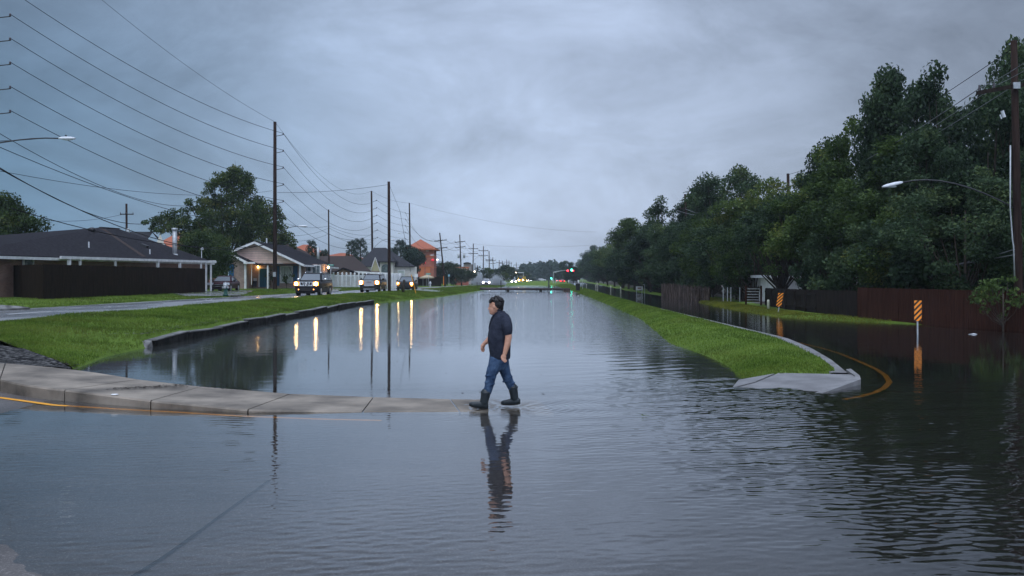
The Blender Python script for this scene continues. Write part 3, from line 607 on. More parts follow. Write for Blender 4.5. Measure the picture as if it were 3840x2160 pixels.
# wires on the left
labs = ['topmost', 'second', 'third', 'fourth', 'fifth', 'lowest']
for k in range(6):
    wire(A0[k + 1], A1[k], 1.15, f'{labs[k]} of the six wires from the left edge to the arms of the tallest pole', .017)
    wire(A1[k], A2[k], 3.4 - .1 * k, f'{labs[k]} of the six wires from the tallest pole to the ladder-armed pole', .016)
    wire(A2[k], A3[k], .5, f'{labs[k]} of the short wires from the ladder-armed pole to the pole before the red tower', .018)
wire(A0[0] + Vector((0, 0, 3)), p1t, 1.0, 'shield wire running to the very top of the tallest pole', .012)
wire(p1t, p2t, 3.2, 'shield wire from the top of the tallest pole to the ladder-armed pole', .012)
wire(p2t, p3t, .6, 'shield wire from the ladder-armed pole to the pole before the red tower', .014)
for k, (i, j) in enumerate(((0, 0), (1, 0), (2, 1), (4, 1))):
    a = XA[0]; q_ = P(a[2] + (-22 if k % 2 == 0 else 18), a[3][j] - 3, a[1]); wire(A3[i], q_, 2.2, f'{labs[k]} wire from the pole before the red tower to the leaning crossarm pole', .018)
for n in range(5):
    for k in range(4):
        a, b = XA[n], XA[n + 1]; s = (-.44, .44)[k % 2]; j = k // 2
        wire(P(a[2] + s * a[4], a[3][j] - 3, a[1]), P(b[2] + s * b[4], b[3][j] - 3, b[1]), .9, f'{("upper left","upper right","lower left","lower right")[k]} wire in the {ORD[n]} gap between the crossarm poles', .02)
guard = P(1563, 1117, 104)
wire(qt - Vector((0, 0, .2)), P(1500, 792, 104), 0, 'steep guy wire from the top of the plain pole on the bank, upper part', .012)
wire(P(1500, 792, 104), P(1540, 1020, 104), 0, 'steep guy wire of the plain pole on the bank, lower part', .012)
mb = MB(); mb.tube([P(1542, 1030, 104), P(1564, 1118, 104)], .04, 8); o = mb.build('guy_wire_guard', M['yellow_line'], origin=P(1564, 1118, 104)); tag(o, 'slanting yellow guard on the guy wire at the edge of the bank', 'guy wire guard')
wire(P(1040, 722, D1), qt - Vector((0, 0, .3)), .25, 'wire with splices rising from the tallest pole to the plain pole on the bank', .012)
wire(P(-60, 630, 52), P(1020, 715, D1), .9, 'thin cross wire low over the left houses to the tallest pole', .01)
for k, (y1, y2) in enumerate(((827, 850), (880, 858), (900, 880))):
    wire(P(1036, y1, D1), P(1232, y2 - 3, 150), .5, f'{labs[k]} service wire from the tallest pole to the thin pole behind the roofs', .012)
    wire(P(1234, y2 - 3, 150), P(1396, 880 + 18 * k, D2), .6, f'{labs[k]} service wire from the thin pole behind the roofs to the ladder-armed pole', .014)
# the lower bundle on the left
low = [((-40, 478, 48), (720, 770, 112)), ((-40, 535, 48), (1028, 845, D1)), ((-40, 605, 48), (560, 838, 108)), ((-40, 612, 47), (1026, 905, D1)), ((40, 780, 60), (1026, 915, D1))]
for k, (a, b) in enumerate(low):
    wire(P(*a), P(*b), (1.2, 1.1, 1.0, 2.2, 1.2)[k], f'{labs[k]} of the low service wires crossing above the dark roof', .02 if k > 1 else .014)
wire(P(474, 800, 118), P(150, 826, 95), .4, 'faint wire from the pole behind the dark roof to the left tree', .012)
# left street lamp, its pole stands outside the picture
lp = P(-260, 1100, 45); lp.z = .7; t = thing('street_lamp', 'street lamp with a pale head on a long arm entering from the left edge', 'street lamp', lp, 0, 'street lamps')
mb = MB(); mb.tube([(0,0,-.4),(0,0,4),(0,0,8.3)], [.12,.1,.07], 10); mb.build('lamp_post', M['metal'], t, True)
lamp_arm(t, (0, 0, 6.6), local(t, P(222, 519, 45)), .72, .55, hd=Vector((1, 0, 0)))
m3 = MB(); pc_ = local(t, P(247, 512, 45)); m3.cyl(pc_, pc_ + Vector((0,0,.07)), .04, 8); m3.build('photocell', M['dark_metal'], t)
wire(P(-40, 530, 45), P(145, 520, 45), .02, 'thin stay wire above the arm of the left street lamp', .012)
# ---- right side poles
r0b = P(3822, 1150, 41); r0b.z = .1
rp0 = pole('tall dark wooden pole at the right edge with a white conduit', r0b, P(3802, 152, 41), .19, .125)
lc = local(rp0, P(3800, 325, 41)); mb = MB(); mb.bar(lc + Vector((-1.6, -.2, -.3)), lc + Vector((1.6, -.2, .28)), .1, .16); ca = mb.build('crossarm', M['grey_fence'], rp0)
mb = MB(); mb.box(lc + Vector((.0, -.27, 0)), (.28, .06, .26)); mb.build('arm_plate', M['metal'], ca)
for f in (-1.5, -.9, .9, 1.5): mb = MB(); mb.tube([lc + Vector((f, -.2, f*.18 + .07)), lc + Vector((f, -.2, f*.18 + .3))], [.05,.03], 6); mb.build('insulator', M['insul'], ca)
mb = MB(); mb.tube([local(rp0, P(x, y, 40.75)) for x, y in ((3789,545),(3788,780),(3797,900),(3801,925),(3805,1050))], .03, 8); mb.build('conduit', M['metal'], rp0, True)
mb = MB(); mb.cyl(local(rp0, P(3758,415,40.5)), local(rp0, P(3766,440,40.5)), .07, 8); mb.cyl(local(rp0, P(3750,430,40.5)), local(rp0, P(3756,446,40.5)), .03, 6); mb.build('fuse_cutout', M['lamp_metal'], rp0)
lamp_arm(rp0, local(rp0, P(3818, 788, 41)), local(rp0, P(3382, 685, 41)), .82, .95, hd=Vector((-1, 0, -.22)).normalized())
rps = [(2955,651,2962,96,'brown pole with a lamp rising above the right-hand trees'),(2569,728,2586,124,'leaning pole with crossarm wires among the right-hand trees'),(2437,818,2441,166,'short dark pole top showing above the farther right-hand trees'),(2146+18,992,2166,420,'tiny pole beside the farthest trees near the signals')]
RP = []
for tx, ty, bx, D, lab in rps:
    b = P(bx, 1080, D); b.z = .15; t = pole(lab, b, P(tx, ty, D), .2, .14); RP.append((t, D, tx))
crossarm(RP[1][0], local(RP[1][0], P(2569, 783, 124)).z, 2.6); crossarm(RP[2][0], local(RP[2][0], P(2437, 866, 166)).z, 2.4); crossarm(RP[0][0], local(RP[0][0], P(2957, 740, 96)).z, 2.4)
lamp_arm(RP[1][0], local(RP[1][0], P(2584, 878, 123.8)), local(RP[1][0], P(2513, 872, 122)), .75, .35, hd=Vector((-1, 0, 0)))
lamp_arm(RP[0][0], local(RP[0][0], P(2958, 785, 95.8)), local(RP[0][0], P(2755, 782, 90)), .75, .5, hd=Vector((-1, 0, 0)))
for k, (a, b, c) in enumerate(((3675, 330, 2900), (3740, 318, 2940), (3835, 300, 2975))):
    y2 = 742
    wire(P(a, b, 40.8), P(c, y2, 95.8), .75, f'{("left","middle","right")[k]} wire sloping from the right-edge crossarm down across the trees', .016, M['wire_grey'])
    wire(P(c, y2, 95.8), P(2525 + 44 * k, 783, 123.8), 1.3, f'{("left","middle","right")[k]} wire hanging between the two poles among the right-hand trees', .018, M['wire_grey'])
    wire(P(2525 + 44 * k, 783, 123.8), P(2412 + 25 * k, 864, 165.8), 1.0, f'{("left","middle","right")[k]} wire from the leaning right-hand pole to the short pole top', .02, M['wire_grey'])
    wire(P(a, b, 40.8), P(a + 560, b - 420, 26), .3, f'{("left","middle","right")[k]} wire leaving the right edge towards the viewer', .012, M['wire_grey'])
wire(P(3802, 178, 41), P(2955, 655, 96), .7, 'single top wire from the right-edge pole down to the brown pole', .013)
wire(P(3805, 935, 40.9), P(3200, 1000, 60), .5, 'upper low cable running left from the right-edge pole', .016, M['wire_grey'])
wire(P(3805, 955, 40.9), P(2900, 992, 75), .7, 'lower low cable running left from the right-edge pole', .016, M['wire_grey'])
wire(p3t, P(2240, 870, 260), 1.5, 'thin wire spanning the canal from the pole before the red tower', .011)
wire(P(1775, 915, 302), P(2230, 918, 290), .8, 'faint wire spanning the canal near the horizon', .012)
# ------------------------------------------------------------------ fences
def fence(label, pts, zb, zt, mat, cat='fence', pw=.14, jag=.03, gap=.012, posts=2.4, name='wooden_fence', lean=0):
    pts = [Vector((x, y, 0)) for x, y in pts]; o = Vector((pts[0].x, pts[0].y, zb(0) if callable(zb) else zb)); t = thing(name, label, cat, o)
    Ls = [0]
    for a, b in zip(pts, pts[1:]): Ls.append(Ls[-1] + (b - a).length)
    tot = Ls[-1]; mb = MB(); mp = MB(); s = 0
    def at(s):
        for i in range(len(pts) - 1):
            if s <= Ls[i + 1] or i == len(pts) - 2: d = (pts[i+1] - pts[i]).normalized(); return pts[i] + d * (s - Ls[i]), d
    f = lambda v, s: v(s / tot) if callable(v) else v
    while s < tot:
        p, d = at(s + pw / 2); n = Vector((-d.y, d.x, 0)); z0 = f(zb, s) - .15; z1 = f(zt, s) + random.uniform(-jag, jag); hw = pw / 2 - gap / 2; off = n * random.uniform(-.008, .008); ln_ = d * random.gauss(0, lean) * (z1 - z0)
        a = p - d * hw + off; b = p + d * hw + off
        vs = [a - n*.01, b - n*.01, b + n*.01, a + n*.01]
        mb.loft([[tuple(v + Vector((0,0,z0)) - o) for v in vs], [tuple(v + ln_ + Vector((0,0,z1)) - o) for v in vs]]); s += pw
    mb.build('boards', mat, t)
    s = 0
    while s <= tot: 
        p, d = at(s); n = Vector((-d.y, d.x, 0)); q_ = p + n * .07 * (1 if n.y > 0 or (n.y == 0 and n.x < 0) else -1); z0 = f(zb, s); z1 = f(zt, s)
        mp.box(q_ - o + Vector((0, 0, (z0 + z1) / 2 - .15)), (.09, .09, z1 - z0 + .1), rz=math.atan2(d.y, d.x)); s += posts
    for h in (.25, .8):
        for i in range(len(pts) - 1):
            m_ = 8
            for k in range(m_):
                s0 = Ls[i] + (Ls[i+1] - Ls[i]) * k / m_; s1 = Ls[i] + (Ls[i+1] - Ls[i]) * (k + 1) / m_; a, d = at(s0 + 1e-4); b, _ = at(s1 - 1e-4); n = Vector((-d.y, d.x, 0)); n = n * (1 if n.y > 0 or (n.y == 0 and n.x < 0) else -1) * .045
                mp.bar(a + n - o + Vector((0,0,lerp(f(zb, s0), f(zt, s0), h))), b + n - o + Vector((0,0,lerp(f(zb, s1), f(zt, s1), h))), .04, .09)
    mp.build('rails_and_posts', mat, t); return t
fl = [P(-160, 0, 74), P(0, 0, 66.5), P(164, 0, 58), P(450, 0, 68.5), P(768, 0, 84)]
fence('tall dark brown board fence in front of the hip-roofed brick house', [(p.x, p.y) for p in fl], .72, 2.83, M['dark_fence'], pw=.13, jag=.012, gap=.006)
fence('tall reddish brown board fence at the right, beside the flooded road', [(20.8,33),(18.6,40),(17.6,43.8),(16.55,47.6)], 0.02, lambda s: 1.47 + .1 * s, M['red_fence'], pw=.14, jag=.01, gap=.006)
fence('low dark grey board fence behind the leaning striped marker', [(16.6,47.9),(16.2,53),(16.5,60),(17.2,67.5)], .1, lambda s: 1.4 - .05 * s, M['grey_fence'], pw=.14, jag=.012, gap=.006)
fence('dark board fence behind the chain-link gate', [(18.1,78.4),(19.5,77.5)], .1, 1.35, M['grey_fence'], jag=.04)
fence('weathered broken wooden fence standing in the flood water', [(16.3,82),(16.6,92),(16.2,108)], -.05, lambda s: 1.2 + .25 * s, M['worn_fence'], jag=.14, gap=.03, lean=.03, pw=.17)
fence('dark broken fence at the far end of the right-hand road', [(18.6,120),(20.5,150)], 0, 1.3, M['grey_fence'], jag=.05)
# chain-link panels with a barred gate
t = thing('metal_gate', 'grey metal farm gate with level bars in the right-hand fence', 'gate', (16.1, 68.5, .08))
mb = MB(); a = Vector((0, 0, 0)); b = Vector((.98, -.25, 0))
for k in range(6): z = .25 + k * .19; mb.tube([a + Vector((0,0,z)), b + Vector((0,0,z))], .022, 6)
mb.build('gate_bars', M['metal'], t)
for p in (a, b): m2 = MB(); m2.tube([p - Vector((0,0,.2)), p + Vector((0,0,1.42))], .07, 8); m2.build('gate_post', M['red_fence'], t)
t = thing('chain_link_fence', 'chain-link fence with pale steel posts between gate and weathered fence', 'fence', (16.55, 78, .08))
for x in (0, .33, .6, 1.3): m2 = MB(); m2.tube([(x,0,-.2),(x,0,1.22)], .035, 8); m2.build('fence_post', M['metal'], t)
mb = MB(); mb.tube([(-.2,0,1.2),(1.5,0,1.2)], .022, 6); mb.tube([(.6,0,.62),(1.3,0,.62)], .018, 6)
for k in range(18): x = -.2 + k * .09; mb.bar((x - .5, .02, 0), (x + .2, .02, 1.2), .006); mb.bar((x + .2, .03, 0), (x - .5, .03, 1.2), .006)
mb.build('wire_mesh', M['dark_metal'], t)
# white vinyl fence
wf = [P(1228, 0, 131), P(1252, 0, 134.5), P(1500, 0, 152)]
t = thing('vinyl_fence', 'tall white picket fence behind the two dark SUVs', 'fence', (wf[0].x, wf[0].y, .6))
mb = MB(); o = Vector(t.location); d = wf[2] - wf[1]; d.z = 0; n_ = 62
mb.slab([Vector((wf[0].x, wf[0].y, .55)) - o, Vector((wf[1].x, wf[1].y, .55)) - o, Vector((wf[1].x, wf[1].y, 2.55)) - o, Vector((wf[0].x, wf[0].y, 2.62)) - o], .05, (-.3, .9, 0)); mb.build('flat_panel', M['vinyl'], t)
mb = MB(); mp = MB()
for k in range(n_):
    p = Vector((wf[1].x, wf[1].y, 0)) + d * (k / n_); mb.box(p - o + Vector((0, 0, 1.5)), (.17, .03, 2.0), rz=math.atan2(d.y, d.x))
for k in range(18):
    p = Vector((wf[1].x, wf[1].y, 0)) + d * (k / 17); pp = p - o; mp.box(pp + Vector((-.02, -.1, 1.55)), (.2, .14, 2.25), rz=math.atan2(d.y, d.x)); mp.ell(pp + Vector((-.02, -.1, 2.72)), (.14, .12, .1), 8, 5)
for z in (.9, 2.35): mp.bar(Vector((wf[1].x, wf[1].y + .05, z)) - o, Vector((wf[2].x, wf[2].y + .05, z)) - o, .05, .12)
mb.build('pickets', M['vinyl'], t); mp.build('posts_and_rails', M['vinyl'], t)
fence('dark privacy fence behind the tan canopy and the hedge', [tuple(P(1560,0,205).xy), tuple(P(1655,0,225).xy)], .4, 2.3, M['dark_fence'], pw=.2, jag=.01, gap=.008)
# ------------------------------------------------------------------ houses (world coordinates, parts re-based on the thing's base)
class House:
    def __init__(s, name, label, base, cat='house'): s.t = thing(name, label, cat, base); s.o = Vector(base)
    def part(s, name, mb, mat, parent=None, smooth=False):
        mb.v = [tuple(Vector(v) - s.o) for v in mb.v]; return mb.build(name, mat, parent or s.t, smooth)
    def win(s, c, w, h, nrm='y', frame='white_paint', glass='curtain', sill=True, div=0, parent=None):
        d = (w, .08, h) if nrm == 'y' else (.08, w, h); sg = Vector((0, -.05, 0)) if nrm == 'y' else Vector((.05, 0, 0)); c = Vector(c)
        mb = MB()
        def bx(u, v, a, b_): mb.box(c + (Vector((u, 0, v)) if nrm == 'y' else Vector((0, u, v))) + sg, (a, .1, b_) if nrm == 'y' else (.1, a, b_))
        bx(0, h/2 + .05, w + .2, .1); bx(0, -h/2 - .05, w + .2, .1); bx(-w/2 - .05, 0, .1, h); bx(w/2 + .05, 0, .1, h)
        for k in range(div): bx(-w/2 + w * (k + 1) / (div + 1), 0, .04, h)
        f = s.part('window', mb, M[frame]); g = MB(); g.box(c + sg * .4, (w, .03, h) if nrm == 'y' else (.03, w, h)); s.part('pane', g, M[glass], f); return f
def hip(mb, corners, ridge, th=.16):       # corners: 4 eave points in order, ridge: two points (r0 between c3/c0 side, r1 between c1/c2 side)
    c = [Vector(p) for p in corners]; r = [Vector(p) for p in ridge]
    mb.slab([c[0], c[1], r[1], r[0]], th); mb.slab([c[2], c[3], r[0], r[1]], th); mb.slab([c[1], c[2], r[1]], th); mb.slab([c[3], c[0], r[0]], th)
# House A
A = House('brick_house', 'low brown brick house with a dark hip roof behind the dark board fence', (-31, 76, .9))
e0 = Vector((-31.9, 57, 3.42)); e1 = Vector((-27.5, 92, 3.5)); e2 = Vector((-44, 96, 3.5)); e3 = Vector((-46, 60, 3.45)); ap = P(377, 853, 87); ap2 = P(445, 858, 90)
mb = MB(); hip(mb, [e0, e1, e2, e3], [ap, ap2]); rf = A.part('roof', mb, M['shingle_dark'])
mb = MB()
for a, b in ((e0, e1), (e1, e2)): mb.bar(a + Vector((.0,0,-.14)), b + Vector((.0,0,-.14)), .06, .18)
A.part('fascia', mb, M['white_paint'], rf)
mb = MB(); i0 = e0 + Vector((-.7, .6, 0)); i1 = e1 + Vector((-.7, -.6, 0)); i2 = e2 + Vector((.6, -.6, 0)); i3 = e3 + Vector((.6, .6, 0))
mb.loft([[tuple(Vector((p.x, p.y, .6))) for p in (i0, i1, i2, i3)], [tuple(Vector((p.x, p.y, 3.38))) for p in (i0, i1, i2, i3)]]); A.part('wall', mb, M['brick_a'])
def onA(px, off=0):                        # point of the front wall seen at pixel column px
    k = (px - CX) / F; d = i1 - i0; s = (k * i0.y - i0.x) / (d.x - k * d.y); return i0 + d * s + Vector((off, 0, 0))
for px in (100,):
    p = onA(px, .06); mb = MB(); zc = 2.75
    A.win(p + Vector((0, 0, zc - p.z)), 1.2, 1.1, 'x', glass='glass_dark')
p0_ = P(226, 962, 66); p1_ = P(809, 980, 91); d_ = p1_ - p0_; b0 = onA(226) ; b1 = onA(800)
mb = MB(); mb.slab([p0_, p1_, Vector((i1.x - .2, i1.y + .5, p1_.z + .03)), Vector((b0.x - .1, b0.y, p0_.z + .03))], .12); pa = A.part('patio_roof', mb, M['white_paint'])
mb = MB(); mb.bar(p0_ + Vector((.02,0,-.06)), p1_ + Vector((.02,0,-.06)), .1, .19); mb.bar(p1_ + Vector((0,0,-.05)), p1_ + Vector((-1.2,.5,-.05)), .1, .25); A.part('gutter', mb, M['white_paint'], pa)
for px in (262, 303, 435, 594, 676, 756, 775, 793):
    k = (px - CX) / F; s = (k * p0_.y - p0_.x) / (d_.x - k * d_.y); p = p0_ + d_ * min(s, .995); mb = MB(); w = .14 if px not in (262, 594, 676) else .2; mb.box((p.x - .05, p.y, (p.z - .1 + .6) / 2), (w, w, p.z - .7)); A.part('patio_post', mb, M['white_paint'], pa)
nA = (e1 - e0).cross(ap - e0).normalized()
def onroof(px, py, up=0.0):
    d = P(px, py, 1.0) - Vector((0, 0, HC)); s = nA.dot(e0 - Vector((0, 0, HC))) / nA.dot(d); return Vector((0, 0, HC)) + d * s + Vector((0, 0, up))
mb = MB(); mb.bar(onroof(385, 860, .03), onroof(541, 965, .03), .3, .05); mb.bar(ap + Vector((0,0,.02)), ap2 + Vector((0,0,.02)), .3, .06); A.part('ridge_cap', mb, M['shingle_brown'], rf)
mb = MB(); c = onroof(655, 953); mb.cyl(c - Vector((0,0,.4)), c + Vector((0,0,2.05)), .2, 14); mb.tube([c - Vector((0,0,.3)), c + Vector((0,0,.02))], [.38,.24], 14); mb.tube([c + Vector((0,0,2.05)), c + Vector((0,0,2.15)), c + Vector((0,0,2.3))], [.21,.27,.27], 14); A.part('chimney', mb, M['metal'], rf, True)
mb = MB(); c = onroof(345, 869); mb.cyl(c - Vector((0,0,.35)), c, .17, 12); mb.tube([c, c + Vector((0,0,.08)), c + Vector((0,0,.28)), c + Vector((0,0,.36))], [.2,.3,.29,.12], 14); A.part('turbine_vent', mb, M['dark_metal'], rf, True)
for px, py, h in ((333, 929, .45), (562, 953, .4)):
    mb = MB(); c = onroof(px, py); mb.cyl(c - Vector((0,0,.5)), c + Vector((0,0,h)), .055, 8); A.part('vent_pipe', mb, M['lamp_metal'], rf)
mb = MB(); c = onroof(542, 926, .08); mb.box(c, (.6,.7,.25), ry=.35); A.part('roof_vent', mb, M['dark_metal'], rf)
mb = MB(); c = onroof(756, 968); mb.cyl(c - Vector((0,0,.4)), c + Vector((0,0,.75)), .035, 8); mb.ell(c + Vector((.06,0,.85)), (.16,.14,.12), 8, 6); A.part('flood_light', mb, M['lamp_metal'], rf)
# house further left / behind
B0 = House('brown_roofed_house', 'house showing only a low brown roof at the left edge', (-52, 92, 1)); mb = MB(); hip(mb, [(-58,82,3.6),(-46.5,92,3.6),(-50,110,3.6),(-64,104,3.6)], [(-54,92,6.2),(-54.5,100,6.2)]); B0.part('roof', mb, M['shingle_brown'])
mb = MB(); mb.loft([[(-57.4,83,.6),(-47.2,92,.6),(-50.6,109,.6),(-63.4,103,.6)], [(-57.4,83,3.5),(-47.2,92,3.5),(-50.6,109,3.5),(-63.4,103,3.5)]]); B0.part('wall', mb, M['brick_a'])
B1 = House('white_gabled_house', 'house with a grey roof and white gable behind the chimney flue', (-45, 132, 1)); mb = MB(); a = P(420, 868, 136); b = P(572, 869, 132); c = P(625, 935, 128); d = P(420, 940, 126)
mb.slab([a, b, P(520, 938, 128), d], .15); mb.slab([b, P(572, 869, 145), P(640, 935, 145), c], .15); B1.part('roof', mb, M['shingle_grey'])
mb = MB(); mb.slab([P(600, 880, 128.6), P(626, 940, 128.3), P(574, 940, 128.6)], .2, (0, 1, 0)); mb.slab([P(420, 936, 129), P(626, 936, 129), Vector((P(626,0,129).x, 129, .6)), Vector((P(420,0,129).x, 129, .6))], 14, (0, 1, 0)); B1.part('wall', mb, M['stucco'])
# House B, pink gable
Bh = House('gabled_house', 'pink gabled house with blue shutters, blue-green door and lit porch', (-28, 118, 1.05))
Y0 = 113.0; zb = 1.0
rp = P(954, 906, Y0 - .6); re = Vector((rp.x + .6, 125.5, rp.z)); k_ = (Y0 - .6)
lE = P(858, 945, k_); rE = P(1140, 992, k_); bR = Vector((-23.4, 134, rE.z - .05)); bL = Vector((-34, 134, lE.z))
mb = MB(); mb.slab([rp, rE, bR, re], .16, (0,0,-1)); mb.slab([lE, rp, re, bL], .16); mb.slab([re, bR, bL], .16); rf = Bh.part('roof', mb, M['shingle_dark'])
mb = MB(); mb.bar(rp + Vector((0,-.05,-.1)), rE + Vector((0,-.05,-.1)), .08, .24); mb.bar(lE + Vector((0,-.05,-.1)), rp + Vector((0,-.05,-.1)), .08, .24); mb.bar(rE + Vector((.04,0,-.12)), bR + Vector((.04,0,-.12)), .08, .2)
Bh.part('rake_trim', mb, M['white_paint'], rf)
mb = MB(); gz = P(0, 988, Y0).z; wl = P(872, 0, Y0).x; xr = P(1128, 0, Y0).x
mb.slab([(P(952,0,Y0).x, Y0, P(0,916,Y0).z), (P(1118,0,Y0).x, Y0, gz + .02), (P(915,0,Y0).x, Y0, gz + .02), (wl, Y0, P(0,950,Y0).z)], .25, (0, 1, 0)); Bh.part('gable', mb, M['siding'])
mb = MB(); mb.box(((wl + xr) / 2 + 1.6, Y0 + .15, gz - .1), (xr - wl - 3.2, .3, .2)); Bh.part('porch_beam', mb, M['shingle_brown'])
# porch back wall and door
yb = Y0 + 2.2; mb = MB(); mb.slab([(P(903,0,yb).x - .3, yb, zb - .5), (xr + .1, yb, zb - .5), (xr + .1, yb, gz), (P(903,0,yb).x - .3, yb, gz)], .2, (0,1,0)); Bh.part('porch_wall', mb, M['brick_b'])
dcx = P(991, 0, yb).x; mb = MB(); mb.box((dcx, yb - .06, zb + 1.05), (1.0, .08, 2.1)); dd = Bh.part('door', mb, M['teal_door'])
mb = MB(); 
for sx in (-.58, .58): mb.box((dcx + sx, yb - .07, zb + 1.08), (.12, .12, 2.2))
mb.box((dcx, yb - .07, zb + 2.2), (1.28, .12, .12)); Bh.part('door_frame', mb, M['white_paint'], dd); mb = MB(); mb.ell((dcx + .38, yb - .13, zb + 1.0), (.05,.05,.05), 8, 5); Bh.part('handle', mb, M['chrome'], dd)
wcx = P(1074, 0, yb).x; Bh.win((wcx, yb, zb + 1.45), 1.25, 1.8, glass='curtain')
for sx in (-1.05, 1.05): mb = MB(); mb.box((wcx + sx, yb - .05, zb + 1.3), (.5, .06, 2.3)); Bh.part('shutter', mb, M['blue_paint'])
for px, w in ((1003, .16), (1124, .2)): x = P(px, 0, Y0).x; mb = MB(); mb.box((x, Y0 + .15, (gz + zb - .4) / 2), (w, w, gz - zb + .4)); Bh.part('porch_post', mb, M['white_paint'])
# left brick wing with its own low gable
yw = Y0 - 1.2; xl = P(866, 0, yw).x; x2 = P(918, 0, yw).x; mb = MB(); mb.loft([[(xl, yw, .5), (x2, yw, .5), (x2, yb + 10, .5), (xl, yb + 10, .5)], [(xl, yw, gz), (x2, yw, gz), (x2, yb + 10, gz), (xl, yb + 10, gz)]]); mb.slab([(xl, yw, gz), (x2 - .2, yw, gz), (xl, yw, P(0, 958, yw).z)], 8, (0,1,0)); Bh.part('wing_wall', mb, M['brick_b'])
a = P(852, 942, yw - .5); b = P(955, 988, yw - .5); mb = MB(); mb.slab([a, b, b + Vector((0,3.2,.0)), a + Vector((0,7,0))], .14); wr = Bh.part('wing_roof', mb, M['shingle_dark'])
mb = MB(); mb.bar(P(870, 957, yw - .55), P(926, 985, yw - .55), .08, .24); mb.box(P(935, 986, yw - .55), (1.3, .1, .2)); Bh.part('rake_trim', mb, M['white_paint'], wr)
mb = MB(); x = P(921, 0, yw).x; mb.box((x, yw - .08, (gz + .8) / 2), (.22, .22, gz - .8)); Bh.part('corner_post', mb, M['white_paint']); mb = MB(); mb.tube([P(944, 992, yw), P(943, 1068, yw)], .045, 6); Bh.part('downpipe', mb, M['white_paint'])
x = P(868, 0, yw).x; mb = MB(); mb.box((x, yw - .06, zb + 1.45), (.55, .06, 2.3)); Bh.part('shutter', mb, M['blue_paint'])
# right recessed side
ys = Y0 + 5; xs0 = xr - .2; xs1 = P(1196, 0, ys).x; mb = MB(); mb.slab([(xs0, ys, .4), (xs1, ys, .4), (xs1, ys, gz), (xs0, ys, gz)], .2, (0,1,0)); mb.slab([(xs1, ys, .4), (xs1 + .1, ys + 3, .4), (P(1222,0,ys+8).x, ys + 8, .4), (P(1222,0,ys+8).x, ys + 8, gz), (xs1 + .1, ys + 3, gz), (xs1, ys, gz)], .2, (-1,0,0)); Bh.part('side_wall', mb, M['brick_b'])
for px in (1152, 1186): Bh.win((P(px, 0, ys).x, ys, zb + 1.75), .85, 1.5, div=1, glass='glass_dark')
mb = MB(); yl_ = ys + 4; mb.slab([(P(1197,0,yl_).x, yl_, .4), (P(1226,0,yl_).x, yl_, .4), (P(1226,0,yl_).x, yl_, gz), (P(1197,0,yl_).x, yl_, gz)], .2, (0,1,0)); Bh.part('lit_wall', mb, M['brick_b'])
def lampbulb(h, px, py, D, pw, r=.09):
    c = P(px, py, D); mb = MB(); mb.box(c + Vector((0, .08, .12)), (.14, .2, .1)); b_ = h.part('wall_lamp', mb, M['dark_metal']); m2 = MB(); m2.ell(c, (r, r, r * 1.3), 10, 7); h.part('bulb', m2, M['porch'], b_, True)
    L = bpy.data.lights.new('porch_light', 'POINT'); L.energy = pw; L.color = (1, .5, .16); L.shadow_soft_size = .1; lo = bpy.data.objects.new('porch_light', L); COL.objects.link(lo); lo.location = c + Vector((0, -.2, -.05)) 
lampbulb(Bh, 967.5, 1001, yb - .15, 7); lampbulb(Bh, 1231, 1003, ys + 3.2, 30, .12)
mb = MB(); c = P(957, 1049, yb - .1); mb.box(c, (.35, .1, .35)); Bh.part('meter_box', mb, M['lamp_metal'])
mb = MB(); c = P(955.5, 1063, yb - .4); mb.tube([c - Vector((0,0,.35)), c + Vector((0,0,.3))], [.2,.26], 10); o = mb.build('rubbish_bin', M['dark_metal'], origin=c - Vector((0,0,.35))); tag(o, 'small dark bin on the porch left of the blue-green door', 'bin')
mb = MB(); mb.cyl(P(1000, 918, 120), P(1000, 893, 120), .09, 8); Bh.part('vent_pipe', mb, M['lamp_metal'], rf)
# House C, brown roofs with flue
Ch = House('brown_roof_house', 'house with a wide brown roof and tall metal flue behind the white fence', (-26, 160, 1))
mb = MB(); mb.slab([P(1190, 960, 170), P(1326, 960, 170), P(1392, 1016, 157), P(1180, 1016, 157)], .2); mb.slab([P(1035, 908, 152), P(1082, 912, 152), P(1200, 985, 144), P(1060, 975, 142)], .2); mb.slab([P(1082, 912, 152), P(1150, 945, 165), P(1200, 985, 145)], .2); rf = Ch.part('roof', mb, M['shingle_brown'])
mb = MB(); yy = 158; mb.loft([[(P(1186,0,yy).x, yy, .5), (P(1385,0,yy).x, yy, .5), (P(1385,0,yy).x, yy + 12, .5), (P(1186,0,yy).x, yy + 12, .5)], [(P(1186,0,yy).x, yy, P(0,1015,yy).z), (P(1385,0,yy).x, yy, P(0,1015,yy).z), (P(1385,0,yy).x, yy + 12, P(0,1015,yy).z), (P(1186,0,yy).x, yy + 12, P(0,1015,yy).z)]]); Ch.part('wall', mb, M['brick_a'])
mb = MB(); c = P(1193, 975, 146); mb.cyl(c - Vector((0,0,.6)), P(1193, 926, 146), .2, 12); Ch.part('chimney', mb, M['metal'], rf, True)
mb = MB(); a, b, c = P(1250, 1027, 150), P(1287, 1008, 150), P(1352, 1032, 150); mb.slab([a, b, c], .3, (0,1,0)); Ch.part('gable', mb, M['brick_a'])
mb = MB(); mb.bar(P(1246, 1027, 149.8), P(1287, 1006, 149.8), .3, .22); mb.bar(P(1287, 1006, 149.8), P(1356, 1032, 149.8), .3, .3); Ch.part('gable_roof', mb, M['shingle_dark'])
mb = MB(); mb.bar(P(1082, 930, 149), P(1092, 924, 149), .1, .2); mb.bar(P(1092, 924, 149), P(1122, 949, 149), .1, .2); Ch.part('dormer_trim', mb, M['yellow_gable'], rf)
